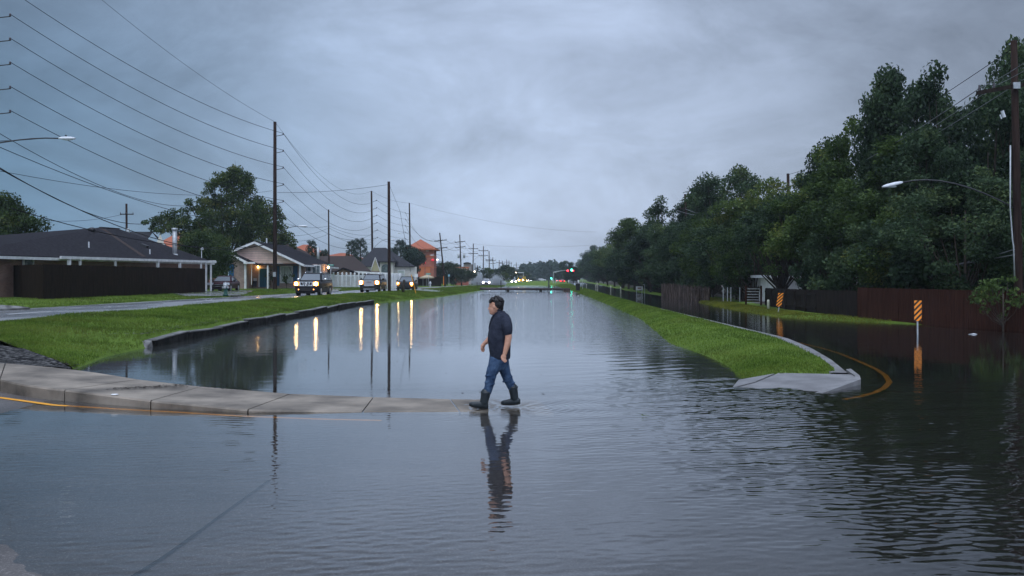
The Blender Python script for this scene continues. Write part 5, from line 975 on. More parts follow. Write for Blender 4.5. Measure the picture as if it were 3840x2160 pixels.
# ------------------------------------------------------------------ vehicles (front at -Y, wheels on z=0)
def ringb(y, w, z0, z1, rd=.12):
    return [(-w*.92, y, z0), (-w, y, z0 + .12), (-w, y, z1 - rd * 1.6), (-w * .965, y, z1 - rd * .5), (-w * .86, y, z1), (0, y, z1 + .025), (w * .86, y, z1), (w * .965, y, z1 - rd * .5), (w, y, z1 - rd * 1.6), (w, y, z0 + .12), (w * .92, y, z0)]
def panel(mb, q4, off): 
    a, b, c, d = [Vector(p) for p in q4]; n = (b - a).cross(d - a).normalized() * off; mb.add([a + n, b + n, c + n, d + n], [(0,1,2,3)])
def vehicle(name, label, cat, loc, rz, paint, L, W, H, hood, belt, ws, roof, rear, kind, headmat, group=None, rails=False, chrome=True, wheel_r=.37, fogs=False, zb=.32, tail=False, lamp=(.26, .2), mirror='black', lampz=None):
    t = thing(name, label, cat, loc, rz, group); w = W / 2
    st = [ringb(0, w*.86, zb+.14, hood-.2), ringb(.12, w*.94, zb, hood-.09), ringb(.45, w*.985, zb-.03, hood-.02), ringb(ws[0]-.15, w, zb-.04, belt-.02 if kind != 'pickup' else hood+.03), ringb(L*.55, w, zb-.04, belt)]
    if kind == 'pickup': st += [ringb(roof[1]+.25, w, zb, belt), ringb(roof[1]+.3, w, zb, belt-.06), ringb(L-.1, w*.98, zb+.05, belt-.06), ringb(L, w*.95, zb+.15, belt-.1)]
    elif kind == 'sedan': st += [ringb(rear-.1, w, zb, belt+.03), ringb(L-.25, w*.95, zb, belt+.02), ringb(L, w*.86, zb+.12, belt-.12)]
    else: st += [ringb(L-.2, w*.98, zb, belt), ringb(L, w*.94, zb+.12, belt-.04)]
    mb = MB(); mb.loft(st); body = mb.build('body', paint, t, True, bevel=0)
    wb = w * .93; wr = w * (.74 if kind != 'sedan' else .66)
    g = [(ws[0], wb, belt - .02), (ws[1], wr, H - .06), (roof[0], wr * 1.01, H), (roof[1], wr * .99, H - .02), (rear, wb * .97, belt)]
    B0_ = lambda y: wb * (1 if y < rear - .3 else .98)
    def gr(y, ww, z): k = max(0.0, (z - belt) / (H - belt)); return [(-lerp(wb, wr, 0), y, belt - .05)]
    ys = [ws[0], ws[1], roof[0], roof[1], rear]
    cab = MB(); rings = []
    for y, ww, z in g: zz = max(z, belt); rings.append([(-wb, y, belt - .1), (-lerp(wb, ww, 1 if zz > belt + .1 else 0), y, zz - .0), (-ww * .82, y, zz + .03), (ww * .82, y, zz + .03), (lerp(wb, ww, 1 if zz > belt + .1 else 0), y, zz), (wb, y, belt - .1)])
    rings[0] = [(-wb, ws[0], belt - .1), (-wb, ws[0], belt - .01), (-wb*.8, ws[0], belt), (wb*.8, ws[0], belt), (wb, ws[0], belt - .01), (wb, ws[0], belt - .1)]
    cab.loft(rings); cab.build('cabin', paint, t, True)
    mb = MB(); a, b = g[0], g[1]; q_ = lambda s, u: Vector((u * lerp(wb * .9, wr * .86, s), lerp(ws[0], ws[1], s), lerp(belt, H - .04, s)))
    panel(mb, [q_(.06, -1), q_(.06, 1), q_(.9, 1), q_(.9, -1)], .03); mb.build('windshield', M['car_glass'], t)
    for sx in (-1, 1):
        mb = MB(); sd = lambda y, s: Vector((sx * (lerp(wb, wr, s) + .012), y, lerp(belt, H - .05, s)))
        pil = [ws[0] + .35, lerp(ws[1], roof[0], .75) + .55, roof[1] if kind != 'suv' else lerp(roof[0], roof[1], .55) + .3, rear - .25]
        slope = ws[1] - ws[0]; segs = [(ws[0] + .3, ws[1] + .12, pil[1] - .05, pil[1] - .05), (pil[1] + .05, pil[1] + .05, pil[2] - .05, pil[2] - .05)]
        if kind == 'suv': segs.append((pil[2] + .06, pil[2] + .06, rear - .18, roof[1] - .12))
        if kind == 'sedan': segs = [(ws[0] + .32, ws[1] + .1, pil[1] + .1, pil[1] + .1), (pil[1] + .2, pil[1] + .2, rear - .55, roof[1] + .05)]
        if kind == 'pickup': segs = [(ws[0] + .3, ws[1] + .12, pil[1], pil[1]), (pil[1] + .1, pil[1] + .1, roof[1] - .1, roof[1] - .12)]
        for y0_, y1_, y2_, y3_ in segs: mb.add([sd(y0_, .08), sd(y2_, .08), sd(y3_, .9), sd(y1_, .9)], [(0,1,2,3)])
        mb.build('side_window', M['car_glass'], t)
        m2 = MB(); c = Vector((sx * (w + .13), ws[0] + .55, belt + .12)); m2.ell(c, (.14, .07, .1), 10, 6); m2.box(c - Vector((sx * .12, 0, .05)), (.15, .04, .04)); m2.build('mirror', M[mirror], t, True)
        hz = lampz or hood - .22; m3 = MB(); c = Vector((sx * w * .78, .06, hz)); m3.box(c, (lamp[0] + .14, .2, lamp[1] + .06), rz=sx * .3); hb = m3.build('headlight', (M['amber_glow'] if headmat is M['head'] else M['lens']) if not tail else M['tail'], t)
        if headmat: m4 = MB(); m4.ell(c + Vector((0, -.1, 0)), (lamp[0] / 2, .05, lamp[1] / 2), 12, 7); m4.build('bulb', headmat, hb, True)
        if fogs: m5 = MB(); m5.ell((sx * w * .62, -.0, zb + .22), (.075, .05, .075), 10, 6); m5.build('fog_light', M['fog'], t, True)
        if rails: m6 = MB(); m6.tube([(sx * wr * .88, ws[1] + .25, H + .0), (sx * wr * .88, ws[1] + .4, H + .09), (sx * wr * .88, roof[1] - .3, H + .09), (sx * wr * .88, roof[1] - .1, H)], .035, 6); m6.build('roof_rail', M['chrome'], t, True)
        for y in (L * .185, L * .79):
            mw = MB(); x0 = sx * (w - .24); x1 = sx * (w + .005); mw.tube([(x0, y, wheel_r), (x0, y, wheel_r), (x1 - sx * .03, y, wheel_r), (x1, y, wheel_r)], [wheel_r * .96, wheel_r, wheel_r, wheel_r * .9], 22); wh = mw.build('wheel', M['rubber'], t, True)
            mr = MB(); mr.tube([(x1, y, wheel_r), (x1 + sx * .012, y, wheel_r)], [wheel_r * .66, wheel_r * .6], 18)
            rim = mr.build('rim', M['alloy'], wh, True); 
            ma = MB(); ma.tube([(sx * (w - .01), y, wheel_r + .03), (sx * (w + .004), y, wheel_r + .03)], wheel_r * 1.14, 22); ma.build('wheel_arch', M['black'], t)
    mb = MB(); mb.box((0, .04, zb + .2), (W * .8, .16, .26)); mb.build('bumper', M['black'] if kind != 'far' else M['black'], t, bevel=.03)
    mb = MB(); mb.box((0, .5, zb - .02), (W * .55, .6, .2)); mb.build('undertray', M['black'], t)
    return t, hood, w, zb
nav = carpaint('black_paint', (.012,.012,.014)); 
t, hd, w, zb = vehicle('suv', 'black SUV with chrome grille and amber-looking headlights, nearest in the oncoming line', 'car', (-16.75, 81, .56), R(-3), nav, 5.2, 2.0, 1.88, 1.2, 1.24, (1.25, 2.0), (2.3, 4.75), 5.1, 'suv', M['head'], 'oncoming vehicles on the left road', True, fogs=True, wheel_r=.39, mirror='chrome', lamp=(.3, .26), lampz=1.0)
gr_ = MB(); z = .98; f = -.015
gr_.box((0, .02, z), (1.14, .06, .36)); grl = gr_.build('grille', M['chrome'], t, bevel=.02)
mb = MB(); mb.slab([(-.24, -.02, z + .14), (.24, -.02, z + .14), (.17, -.02, z - .13), (-.17, -.02, z - .13)], .03, (0,-.6,0)); mb.slab([(-.47, -.02, z + .13), (-.31, -.02, z + .13), (-.26, -.02, z - .1), (-.45, -.02, z - .06)], .03, (0,-.6,0)); mb.slab([(.31, -.02, z + .13), (.47, -.02, z + .13), (.45, -.02, z - .06), (.26, -.02, z - .1)], .03, (0,-.6,0)); mb.build('grille_opening', M['black'], grl)
mb = MB(); mb.tube([(math.cos(a) * .095, -.05, z + math.sin(a) * .095) for a in [2 * math.pi * k / 16 for k in range(17)]], .018, 6, False); mb.box((0, -.055, z), (.26, .02, .04)); mb.build('emblem', M['chrome'], grl)
mb = MB(); mb.box((w + .02, 2.6, .75), (.03, 2.0, .05)); mb.build('side_moulding', M['chrome'], t)
dkp = carpaint('dark_bronze_paint', (.02,.017,.02))
t, hd, w, zb = vehicle('suv', 'dark SUV with a tall silver grille, second in the oncoming line', 'car', (-14.5, 101, .56), R(-2), dkp, 5.2, 2.03, 1.86, 1.25, 1.25, (1.3, 1.95), (2.2, 4.8), 5.15, 'suv', M['head'], 'oncoming vehicles on the left road', True, wheel_r=.4, lamp=(.32, .3), lampz=1.02)
mb = MB(); mb.box((0, .02, .95), (1.1, .06, .52)); grl = mb.build('grille', pm('grille_mesh', (.3,.29,.31), (.5,.49,.51), 40, .35, metal=.6), t, bevel=.02); mb = MB(); mb.box((0, -.02, 1.22), (1.2, .05, .05)); mb.box((0, -.02, .69), (1.0, .05, .04)); mb.box((0, -.05, .36), (1.15, .04, .05)); mb.build('chrome_bars', M['chrome'], grl)
text('GMC', .15, Vector((0, -.04, 1.03)), pm('red_badge', (.12,.01,.012), None, 3, .4), grl, 'badge', .46)
pk = carpaint('dark_pickup_paint', (.022,.024,.028))
t, hd, w, zb = vehicle('pickup_truck', 'dark pickup truck with amber turn lamps, third in the oncoming line, wading', 'pickup', (-12.5, 116, .5), R(-1), pk, 5.5, 1.98, 1.72, 1.08, 1.1, (1.45, 2.05), (2.25, 3.3), 3.6, 'pickup', M['head'], 'oncoming vehicles on the left road', wheel_r=.38, lamp=(.24,.24), lampz=.9)
mb = MB(); mb.box((0, .03, .88), (1.15, .05, .26)); mb.build('grille', M['black'], t)
for sx in (-.8, .8): mb = MB(); mb.ell((sx, -.02, .66), (.09,.05,.07), 8, 6); mb.build('turn_lamp', M['fog'], t, True)
mar = carpaint('maroon_paint', (.03,.005,.008))
t, hd, w, zb = vehicle('sedan', 'maroon sedan parked in the driveway behind the carport post', 'car', (-26.85, 91.0, .78), R(2), mar, 4.86, 1.85, 1.45, .9, .93, (1.25, 2.15), (2.5, 3.2), 4.25, 'sedan', None, wheel_r=.34, lamp=(.4, .16), mirror='black', lampz=.72)
mb = MB(); mb.box((0, .0, .6), (1.15, .08, .2)); grl = mb.build('grille', M['black'], t); mb = MB(); mb.box((0, -.045, .68), (1.2, .03, .035)); mb.box((0, -.045, .5), (1.0, .03, .03)); mb.build('chrome_bars', M['chrome'], grl)
wp = carpaint('white_paint_car', (.6,.6,.62))
t, hd, w, zb = vehicle('suv', 'white vehicle with glaring headlights throwing up sheets of spray', 'car', (P(1823,0,280).x, 280, .0), R(0), wp, 5.0, 2.0, 1.85, 1.15, 1.2, (1.3, 2.0), (2.3, 4.6), 5.0, 'suv', M['headw'], 'far vehicles on the flooded road', lamp=(.52, .46), lampz=.86)
mb = MB(); mb.box((0, .02, .7), (1.0, .06, .4)); mb.build('grille', M['black'], t)
t, hd, w, zb = vehicle('car', 'small white car following behind the spray, glowing headlights', 'car', (P(1926.5,0,405).x, 405, .0), R(0), wp, 4.6, 1.85, 1.6, 1.0, 1.02, (1.2, 2.0), (2.3, 4.0), 4.6, 'suv', M['headw'], 'far vehicles on the flooded road', lamp=(.5, .44), lampz=.75)
yp = carpaint('yellow_truck_paint', (.5,.33,.03))
t = thing('dump_truck', 'yellow work truck with a raised body and bright lamp far down the road', 'truck', (P(1953,0,430).x, 430, .05), 0, 'far vehicles on the flooded road')
mb = MB(); ringbox(mb, -1.2, 1.2, 0, 2.2, .6, 2.3); ringbox(mb, -1.0, 1.0, .1, 2.0, 2.3, 3.0); mb.build('cab', yp, t, bevel=.06); mb = MB(); ringbox(mb, -1.25, 2.2, 2.4, 7, .9, 2.8); mb.build('load_bed', yp, t, bevel=.05)
mb = MB(); panel(mb, [(-.9,-.0,1.6),(.9,-.0,1.6),(.85,.08,2.9),(-.85,.08,2.9)], .05); mb.build('windshield', M['car_glass'], t)
mb = MB(); ringbox(mb, -1.3, 1.3, .4, 2.6, 4.3, 4.6)
for sx in (-1.15, 1.15): mb.box((sx, .8, 3.6), (.15,.15,1.6))
mb.build('roof_frame', M['lamp_metal'], t)
for sx in (-1, 1): mb = MB(); mb.ell((sx * .85, -.1, 1.25), (.3 if sx < 0 else .16,.1,.28 if sx < 0 else .16), 10, 7); mb.build('headlight', M['head'], t, True)
for sx in (-1, 1):
    for y in (.8, 5.4): mb = MB(); mb.tube([(sx * .95, y, .5), (sx * 1.22, y, .5)], .5, 16); mb.build('wheel', M['rubber'], t, True)
for k, (px, D, mt, c, lb, tl) in enumerate([(1971, 520, M['head'], pk, 'dark car with yellow lamps beyond the yellow truck', 0), (1987, 560, M['headw'], wp, 'pale car with pinkish white headlights, farthest of the oncoming line', 0), (2110, 420, M['tail'], carpaint('red_paint', (.3,.02,.03)), 'red car with lit tail lamps driving away on the right road', 1), (2093, 520, M['tail'], wp, 'pale car with faint red lamps ahead of the red car', 1)]):
    vehicle('car', lb, 'car', (P(px,0,D).x, D, .05), 0, c, 4.6, 1.85, 1.5, .95, 1.0, (1.2, 2.0), (2.3, 4.0), 4.6, 'suv', mt, 'far vehicles', lamp=(.3 if not tl else .2,.28 if not tl else .16), lampz=.8, tail=bool(tl))
for k, px in enumerate((2048, 2022)):
    vehicle('car', ('pale parked car under the far trees beyond the berm','dark parked car beside the pale one beyond the berm')[k], 'car', (P(px,0,560).x, 560, .4), R(80), (wp, pk)[k], 4.6, 1.85, 1.5, .95, 1.0, (1.2, 2.0), (2.3, 4.0), 4.6, 'suv', None, 'parked cars beyond the berm')
# spray thrown by the white car and wake of the pickup
def spray(name, label, lobes, n, size, seed):
    r = np.random.default_rng(seed); C = []
    for (x, y, z, sx, sy, sz) in lobes:
        m = n // len(lobes); u = r.normal(size=(m, 3)) * .5; C.append(np.array([x, y, z]) + u * np.array([sx, sy, sz]))
    C = np.concatenate(C); C[:, 2] = np.abs(C[:, 2] - .02) + .02; m = len(C); T = np.array([[1,0,-.7],[-1,0,-.7],[0,1,.7],[0,-1,.7]]); s = size * (.3 + r.random((m, 1, 1)) ** 2 * 1.2); V = (C[:, None, :] + T[None] * s).reshape(-1, 3)
    Fq = (np.arange(m)[:, None, None] * 4 + np.array([[0,1,2],[0,3,1],[0,2,3],[1,3,2]])[None]).reshape(-1, 3)
    o = link(name, npmesh(name, V, Fq), M['spray']); tag(o, label, 'spray', kind='stuff')
def spraymat():
    m, t, b = nt('water_spray'); d = N(t, 'ShaderNodeBsdfDiffuse'); d.inputs['Color'].default_value = (.8,.83,.86,1); tr = N(t, 'ShaderNodeBsdfTranslucent'); tr.inputs['Color'].default_value = (.85,.88,.9,1); tp = N(t, 'ShaderNodeBsdfTransparent')
    m1 = N(t, 'ShaderNodeMixShader'); m1.inputs[0].default_value = .5; t.links.new(d.outputs[0], m1.inputs[1]); t.links.new(tr.outputs[0], m1.inputs[2]); m2 = N(t, 'ShaderNodeMixShader'); m2.inputs[0].default_value = .9; t.links.new(m1.outputs[0], m2.inputs[2]); t.links.new(tp.outputs[0], m2.inputs[1]); t.links.new(m2.outputs[0], t.nodes['Material Output'].inputs['Surface']); return m
M['spray'] = spraymat()
xw = P(1823,0,280).x; s1 = lambda px, py: (P(px,0,281).x, 281.5, P(0,py,281).z)
spray('water_spray', 'white spray flying up on both sides of the white car', [(*s1(1797,1040),.9,1.2,1.3),(*s1(1790,1052),1.3,1.4,1.2),(*s1(1782,1056),1.2,1.2,.9),(*s1(1803,1058),1.0,1.4,.9),(*s1(1858,1048),1.1,1.3,1.3),(*s1(1870,1052),1.4,1.4,1.2),(*s1(1850,1058),1.2,1.4,.9),(*s1(1882,1062),1.3,1.2,.6),(*s1(1862,1063),1.6,1.4,.6)], 15000, .075, 3)
spray('wheel_wake', 'low white splash beside the wading pickup', [(-10.9,116.6,.55,.5,.9,.25),(-10.2,117.2,.55,.8,1.0,.15),(-9.6,118,.5,1.0,1.0,.1)], 1600, .035, 5)
# ------------------------------------------------------------------ street furniture and small things
def marker(label, base, top_, w, h, zc, lean=0):
    t = thing('hazard_marker', label, 'road sign', base); L = Vector((lean, 0, 0)); mb = MB(); mb.bar((0,0,-.3), L * 1.0 + Vector((0,.02,zc + h * .4)), .05, .03); mb.build('post', M['metal'], t)
    c = L * (zc / (zc + .4)) + Vector((0, -.03, zc)); sh = lean * .8
    def pt(x, z): return Vector((c.x + x + sh * (z), c.y, c.z + z))
    hw, hh = w / 2, h / 2; k = .045; mb = MB(); mb.slab([pt(-hw, -hh + k), pt(-hw + k, -hh), pt(hw - k, -hh), pt(hw, -hh + k), pt(hw, hh - k), pt(hw - k, hh), pt(-hw + k, hh), pt(-hw, hh - k)], .012, (0,1,0)); pl = mb.build('plate', M['black'], t)
    ms = MB(); sw = h / 7.6
    for i in range(-5, 6):                     # stripes rising to the right, clipped to the plate
        z0 = i * sw * 2
        pts = [(-hw, z0 - hw * 1.0), (hw, z0 + hw * 1.0), (hw, z0 + hw + sw * 1.05), (-hw, z0 - hw + sw * 1.05)]
        def clip(ps, zc_, up):
            out = []
            for a, b in zip(ps, ps[1:] + ps[:1]):
                ia = (a[1] <= zc_) if up else (a[1] >= zc_); ib = (b[1] <= zc_) if up else (b[1] >= zc_)
                if ia: out.append(a)
                if ia != ib: s = (zc_ - a[1]) / (b[1] - a[1]); out.append((a[0] + (b[0] - a[0]) * s, zc_))
            return out
        ps = clip(clip(pts, hh, True), -hh, False)
        if len(ps) >= 3: ms.add([pt(x * .985, z * .985) + Vector((0, -.004, 0)) for x, z in ps], [tuple(range(len(ps)))])
    ms.build('stripes', M['orange_sign'], pl)
b = P(3441, 1255, 35.4); marker('upright orange and black striped marker plate standing in the flood water at right', (b.x, b.y, 0), 0, .27, .74, .85)
b = P(2915, 1160, 55); marker('leaning orange and black striped marker plate before the dark grey fence', (b.x, b.y, .1), 0, .3, .76, .72, .2)
def bollard(label, px, py0, py1, D, r):
    b = P(px, py1, D); t = P(px, py0, D); o = MB(); h = t.z - b.z; o.tube([(0,0,-.15),(0,0,h*.9),(0,0,h*.97),(0,0,h)], [r, r, r*.9, r*.5], 12)
    m = o.build('bollard', M['cream'], None, True, origin=(0,0,0)); m.location = (b.x, b.y, max(b.z, -.05)); tag(m, label, 'bollard', 'cream posts along the right-hand road')
M['cream'] = pm('cream_paint', (.42,.42,.33), (.55,.55,.45), 4, .6)
bollard('largest cream post, on the grass strip beside the leaning striped marker', 2881, 1124, 1158, 60, .08)
for k, (px, a, b_, D, r) in enumerate([(2327.5,1076,1091,156,.1),(2290,1072,1085,170,.1),(2240,1063,1078,200,.16),(2233.5,1068,1077,204,.09),(2199,1065,1074,235,.08)]):
    bollard(f'small pale post by the right-hand road, {ORD[k]} beyond the estate sign', px, a, b_, D, r)
def sign(name, label, px0, px1, py0, py1, D, mat, gy, cat='sign', posts=1, extra=None):
    a = P(px0, py0, D); b = P(px1, py1, D); g_ = P((px0 + px1) / 2, gy, D); base = Vector((g_.x, D, g_.z)); t = thing(name, label, cat, base); mb = MB(); mb.box(((a.x + b.x) / 2 - base.x, 0, (a.z + b.z) / 2 - base.z), (b.x - a.x, .05, a.z - b.z)); pl = mb.build('panel', mat, t, bevel=.01)
    for k in range(posts):
        x = 0 if posts == 1 else (-.4 + .8 * k) * (b.x - a.x); mb = MB(); mb.box((x, .06, (a.z - base.z) / 2 - .1), (.07, .07, a.z - base.z + .1)); mb.build('post', M['metal'], t)
    return t, pl, base
t, pl, bs = sign('estate_sign', 'white estate sign with reddish print standing before the dark trees', 2385, 2410, 1074, 1088, 140, M['white_paint'], 1098, posts=2)
mb = MB(); a = P(2391, 1078, 139.95) - bs; b = P(2404, 1084, 139.95) - bs; mb.box(((a.x + b.x) / 2, -.04, (a.z + b.z) / 2), (b.x - a.x, .02, a.z - b.z)); mb.build('print_block', M['brick_b'], pl); mb = MB(); a = P(2404.5, 0, 140) - bs; mb.box((a.x, -.04, (P(0,1081,140) - bs).z), (.05, .02, .52)); mb.build('dividing_bar', M['black'], pl)
sign('grey_sign', 'dim grey square sign hanging in the shade above the estate sign', 2411, 2424, 1051, 1068, 138, M['metal'], 1098)
sign('road_sign', 'small white road sign before the wood, nearer of the two', 2166, 2171.5, 1050, 1060, 250, M['white_paint'], 1070)
sign('road_sign', 'small white road sign before the wood, farther of the two', 2130, 2134.5, 1050, 1058, 330, M['white_paint'], 1066)
sign('road_sign', 'small white sign beside the signal posts', 2068, 2073, 1046, 1053, 330, M['white_paint'], 1066)
# street name signs
t, pl, bs = sign('street_name_sign', 'green street name sign on a grey post above the nearest SUV', 1229, 1251, 991, 998, 97, M['green_sign'], 1096)
mb = MB(); 
for k in range(5): p = P(1233 + 3.4 * k, 993.5, 96.9) - bs; mb.box((p.x, -.03, p.z), (.05 + .02 * (k % 2), .01, .07))
mb.build('lettering', M['white_line'], pl)
t, pl, bs = sign('street_name_sign', 'green street name sign in front of the tan canopy', 1597, 1616, 1024, 1030, 190, M['green_sign'], 1069)
mb = MB()
for k in range(5): p = P(1600 + 3.1 * k, 1027, 189.9) - bs; mb.box((p.x, -.03, p.z), (.08, .01, .13))
mb.build('lettering', M['white_line'], pl)
sign('blue_sign', 'small pale blue sign in front of the flowering hedge', 1680, 1687, 1029, 1037, 215, pm('pale_blue_sign', (.25,.45,.5), None, 2, .5), 1069)
sign('white_board', 'white louvred board beside the stucco house', 1554, 1567, 1027, 1040, 178, M['white_paint'], 1058, posts=2)
mb = MB(); p = P(1663.5, 1069, 220); mb.cyl((0,0,0), (0,0,P(0,1036,220).z - p.z), .06, 8); o = mb.build('marker_post', M['orange_sign']); o.location = (p.x, p.y, p.z); tag(o, 'thin orange marker post beside the leaning crossarm pole', 'post')
# hydrants
def hydrant(label, px, py, D, s, m1, m2):
    b = P(px, py, D); t = thing('fire_hydrant', label, 'fire hydrant', b, 0, 'fire hydrants'); t.scale = (s, s, s); mb = MB()
    mb.tube([(0,0,-.1),(0,0,.04),(0,0,.05),(0,0,.55)], [.17,.17,.12,.12], 12)
    mb.build('barrel', m1, t, True); mb = MB(); mb.cyl((-.22,0,.46), (.22,0,.46), .065, 10); mb.cyl((0,-.22,.46), (0,0,.46), .08, 10); mb.build('outlets', m2, t, True); mb = MB(); mb.ell((0,0,.6), (.17,.17,.15), 12, 7); mb.cyl((0,0,.7), (0,0,.82), .04, 6); mb.build('bonnet', m2, t, True)
hydrant('silver-topped green fire hydrant on the verge before the maroon sedan', 846, 1105, 74, 1.15, M['hydrant_green'], M['metal'])
hydrant('small white-topped fire hydrant before the dark privacy fence', 1613.5, 1073, 165, 1.0, M['metal'], M['lamp_metal'])
# wooden stumps and weeds before the pickup
mb = MB(); b = P(1512, 1093, 103); mb.tube([(0,0,-.2),(.02,0,.5),(.1,0,1.15),(.12,0,1.22)], [.15,.14,.13,.08], 9); o = mb.build('broken_post', M['bark'], None, True); o.location = b; tag(o, 'broken leaning wooden post in front of the pickup', 'post')
tree('bush', 'dark scrubby weeds on the bank left of the broken post', tuple(P(1490, 1092, 103)), broadleaf(430, 1.0, .42, .1, 10, 330, .07, M['leaf_l']), 'bush')
# pipe across the canal
D = 152; a = P(1800, 1080, D); b = P(2138, 1089, D); pz = .36; t = thing('canal_pipe', 'dark rusty pipe spanning the canal on two low supports', 'pipe', (2, D, 0)); o = Vector((2, D, 0))
mb = MB(); mb.tube([Vector((a.x, D, pz + .12)) - o, Vector((-4.5, D, pz + .06)) - o, Vector((b.x, D, pz - .03)) - o], .19, 12); mb.build('pipe', pm('rusty_pipe', (.03,.022,.022), (.07,.05,.05), 3, .6), t, True)
for px in (1905, 2028): x = P(px, 0, D).x; mb = MB(); mb.box((x - 2, -.02, .02), (.42, .5, .62)); mb.build('support', M['wall_wet'], t, bevel=.02)
for px in (1901, 2016, 2044): x = P(px, 0, D).x; mb = MB(); mb.tube([(x - 2, 0, pz), (x - 2.26, 0, pz), ], .23, 12); mb.build('flange', M['dark_metal'], t, True)
mb = MB(); x = P(2125, 0, D).x; mb.box((x - 2, .1, .1), (1.0, .7, .5)); mb.build('timber_end', M['worn_fence'], t, bevel=.02)
mb = MB(); x = P(1878.5, 0, D).x; mb.box((x - 2, -.1, .95), (.12,.12,1.5)); mb.build('guard_post', M['grey_fence'], t)
mb = MB(); x = P(2058, 0, D).x - 2; mb.box((x, -.05, .9), (.16,.16,1.5)); mb.bar((x - .18, -.3, -.1), (x, -.05, 1.3), .06); mb.bar((x + .36, -.2, .1), (x, -.05, 1.2), .05); mb.bar((x - .2, -.05, 1.0), (x + .3, -.05, 1.0), .05)
for k in range(9): an = k * .7; mb.bar((x, -.05, 1.5), (x + math.cos(an) * .22, -.05, 1.5 + math.sin(an) * .2), .02)
mb.build('spiked_guard', M['dark_metal'], t)
mb = MB(); b = P(1790.5, 1077, 168); mb.bar((0,0,-.2), (-.08,0,1.0), .07); o = mb.build('stake', M['grey_fence']); o.location = (b.x, b.y, .35); tag(o, 'thin leaning stake on the bank left of the white car', 'stake')
mb = MB(); b = P(1947, 1062, 300); mb.bar((0,0,-.2), (0,0,.7), .12); o = mb.build('stake', M['grey_fence']); o.location = (b.x, b.y, .55); tag(o, 'small stake on the berm below the yellow truck', 'stake')
mb = MB(); b = P(2264.5-80, 1085, 152); mb.bar((0,0,-.2), (0,0,1.5), .05); o = mb.build('stake', M['metal']); o.location = (b.x, b.y, .2); tag(o, 'thin metal stake just beyond the black wheelie bin', 'stake')
# wheelie bin on the median
b = P(2167, 1091, 140); t = thing('wheelie_bin', 'black wheelie bin standing on the grass median beyond the pipe', 'bin', (b.x, b.y, .25)); mb = MB(); mb.loft([[(-.24,-.26,.05),(.24,-.26,.05),(.24,.26,.05),(-.24,.26,.05)], [(-.32,-.36,.95),(.32,-.36,.95),(.32,.36,.95),(-.32,.36,.95)]]); mb.build('bin_body', M['black'], t, bevel=.02); mb = MB(); mb.slab([(-.35,-.4,1.0),(.35,-.4,1.0),(.35,.4,1.06),(-.35,.4,1.06)], .06); mb.build('lid', M['dark_metal'], t)
for sx in (-.25, .25): mb = MB(); mb.tube([(sx - .03, .3, .1), (sx + .03, .3, .1)], .1, 10); mb.build('wheel', M['rubber'], t)
# traffic signals
D = 300; t = thing('traffic_signal', 'grey mast-arm traffic signal with a lit green lamp between two red ones', 'traffic signal', tuple(P(2085, 1068, D).xy) + (.3,)); o = Vector(t.location)
mb = MB(); mb.tube([P(2084, 1072, D) - o, P(2084.5, 1021, D) - o], [.17,.12], 8); mb.build('mast', M['metal'], t); mb = MB(); mb.tube([P(2075, 1021.5, D) - o, P(2102, 1016, D) - o, P(2135, 1012, D - 6) - o], [.14,.11,.07], 8); mb.build('mast_arm', M['metal'], t); mb = MB(); mb.tube([P(2075.5, 1021, D) - o, P(2075.5, 1080, D) - o], .13, 8); mb.build('mast', M['metal'], t)
for px, py, nm, r_ in ((2128.8, 1015.5, 'red_lamp', .24), (2143.7, 1012.5, 'green_lamp', .3), (2150, 1015.5, 'red_lamp', .19)):
    c = P(px, py, D - 5) - o; mb = MB(); mb.box(c + Vector((0, .15, -.35 if nm == 'red_lamp' else .35)), (.4, .25, 1.15)); h = mb.build('signal_head', M['black'], t, bevel=.02); mb = MB(); mb.ell(c, (r_, .12, r_), 12, 7); mb.build('lamp', M[nm], h, True)
c = P(2083.5, 1034, D) - o; mb = MB(); mb.box(c, (.5,.4,1.5)); mb.build('side_signal', M['black'], t, bevel=.03)
mb = MB(); mb.ell((0,0,0), (.22,.2,.22), 10, 6); o = mb.build('green_signal', M['green_lamp'], None, True); o.location = P(2067.5, 1044, 330); tag(o, 'tiny green signal light left of the mast-arm signal', 'signal light')
for k, (px, py, D, r_, lb) in enumerate([(1780, 1018, 296, .24, 'bright street lamp above the splashing car'), (1935.5, 1021.5, 420, .26, 'white street lamp among the far poles'), (1640, 974, 262, .16, 'small white lamp on a thin mast right of the red tower')]):
    c = P(px, py, D); t = thing('street_lamp', lb, 'street lamp', (c.x, D, .3), 0, 'street lamps'); hz = c.z - .3; mb = MB(); mb.tube([(-.5 if k != 1 else .5, 0, -.2), (-.5 if k != 1 else .5, 0, hz * .9), (0, 0, hz + .15)], [.1,.08,.05], 8); mb.build('lamp_post', M['metal'], t); mb = MB(); mb.ell((0, -.1, hz), (r_, r_, r_ * .8), 10, 7); mb.build('lamp', M['street_lit'], t, True)
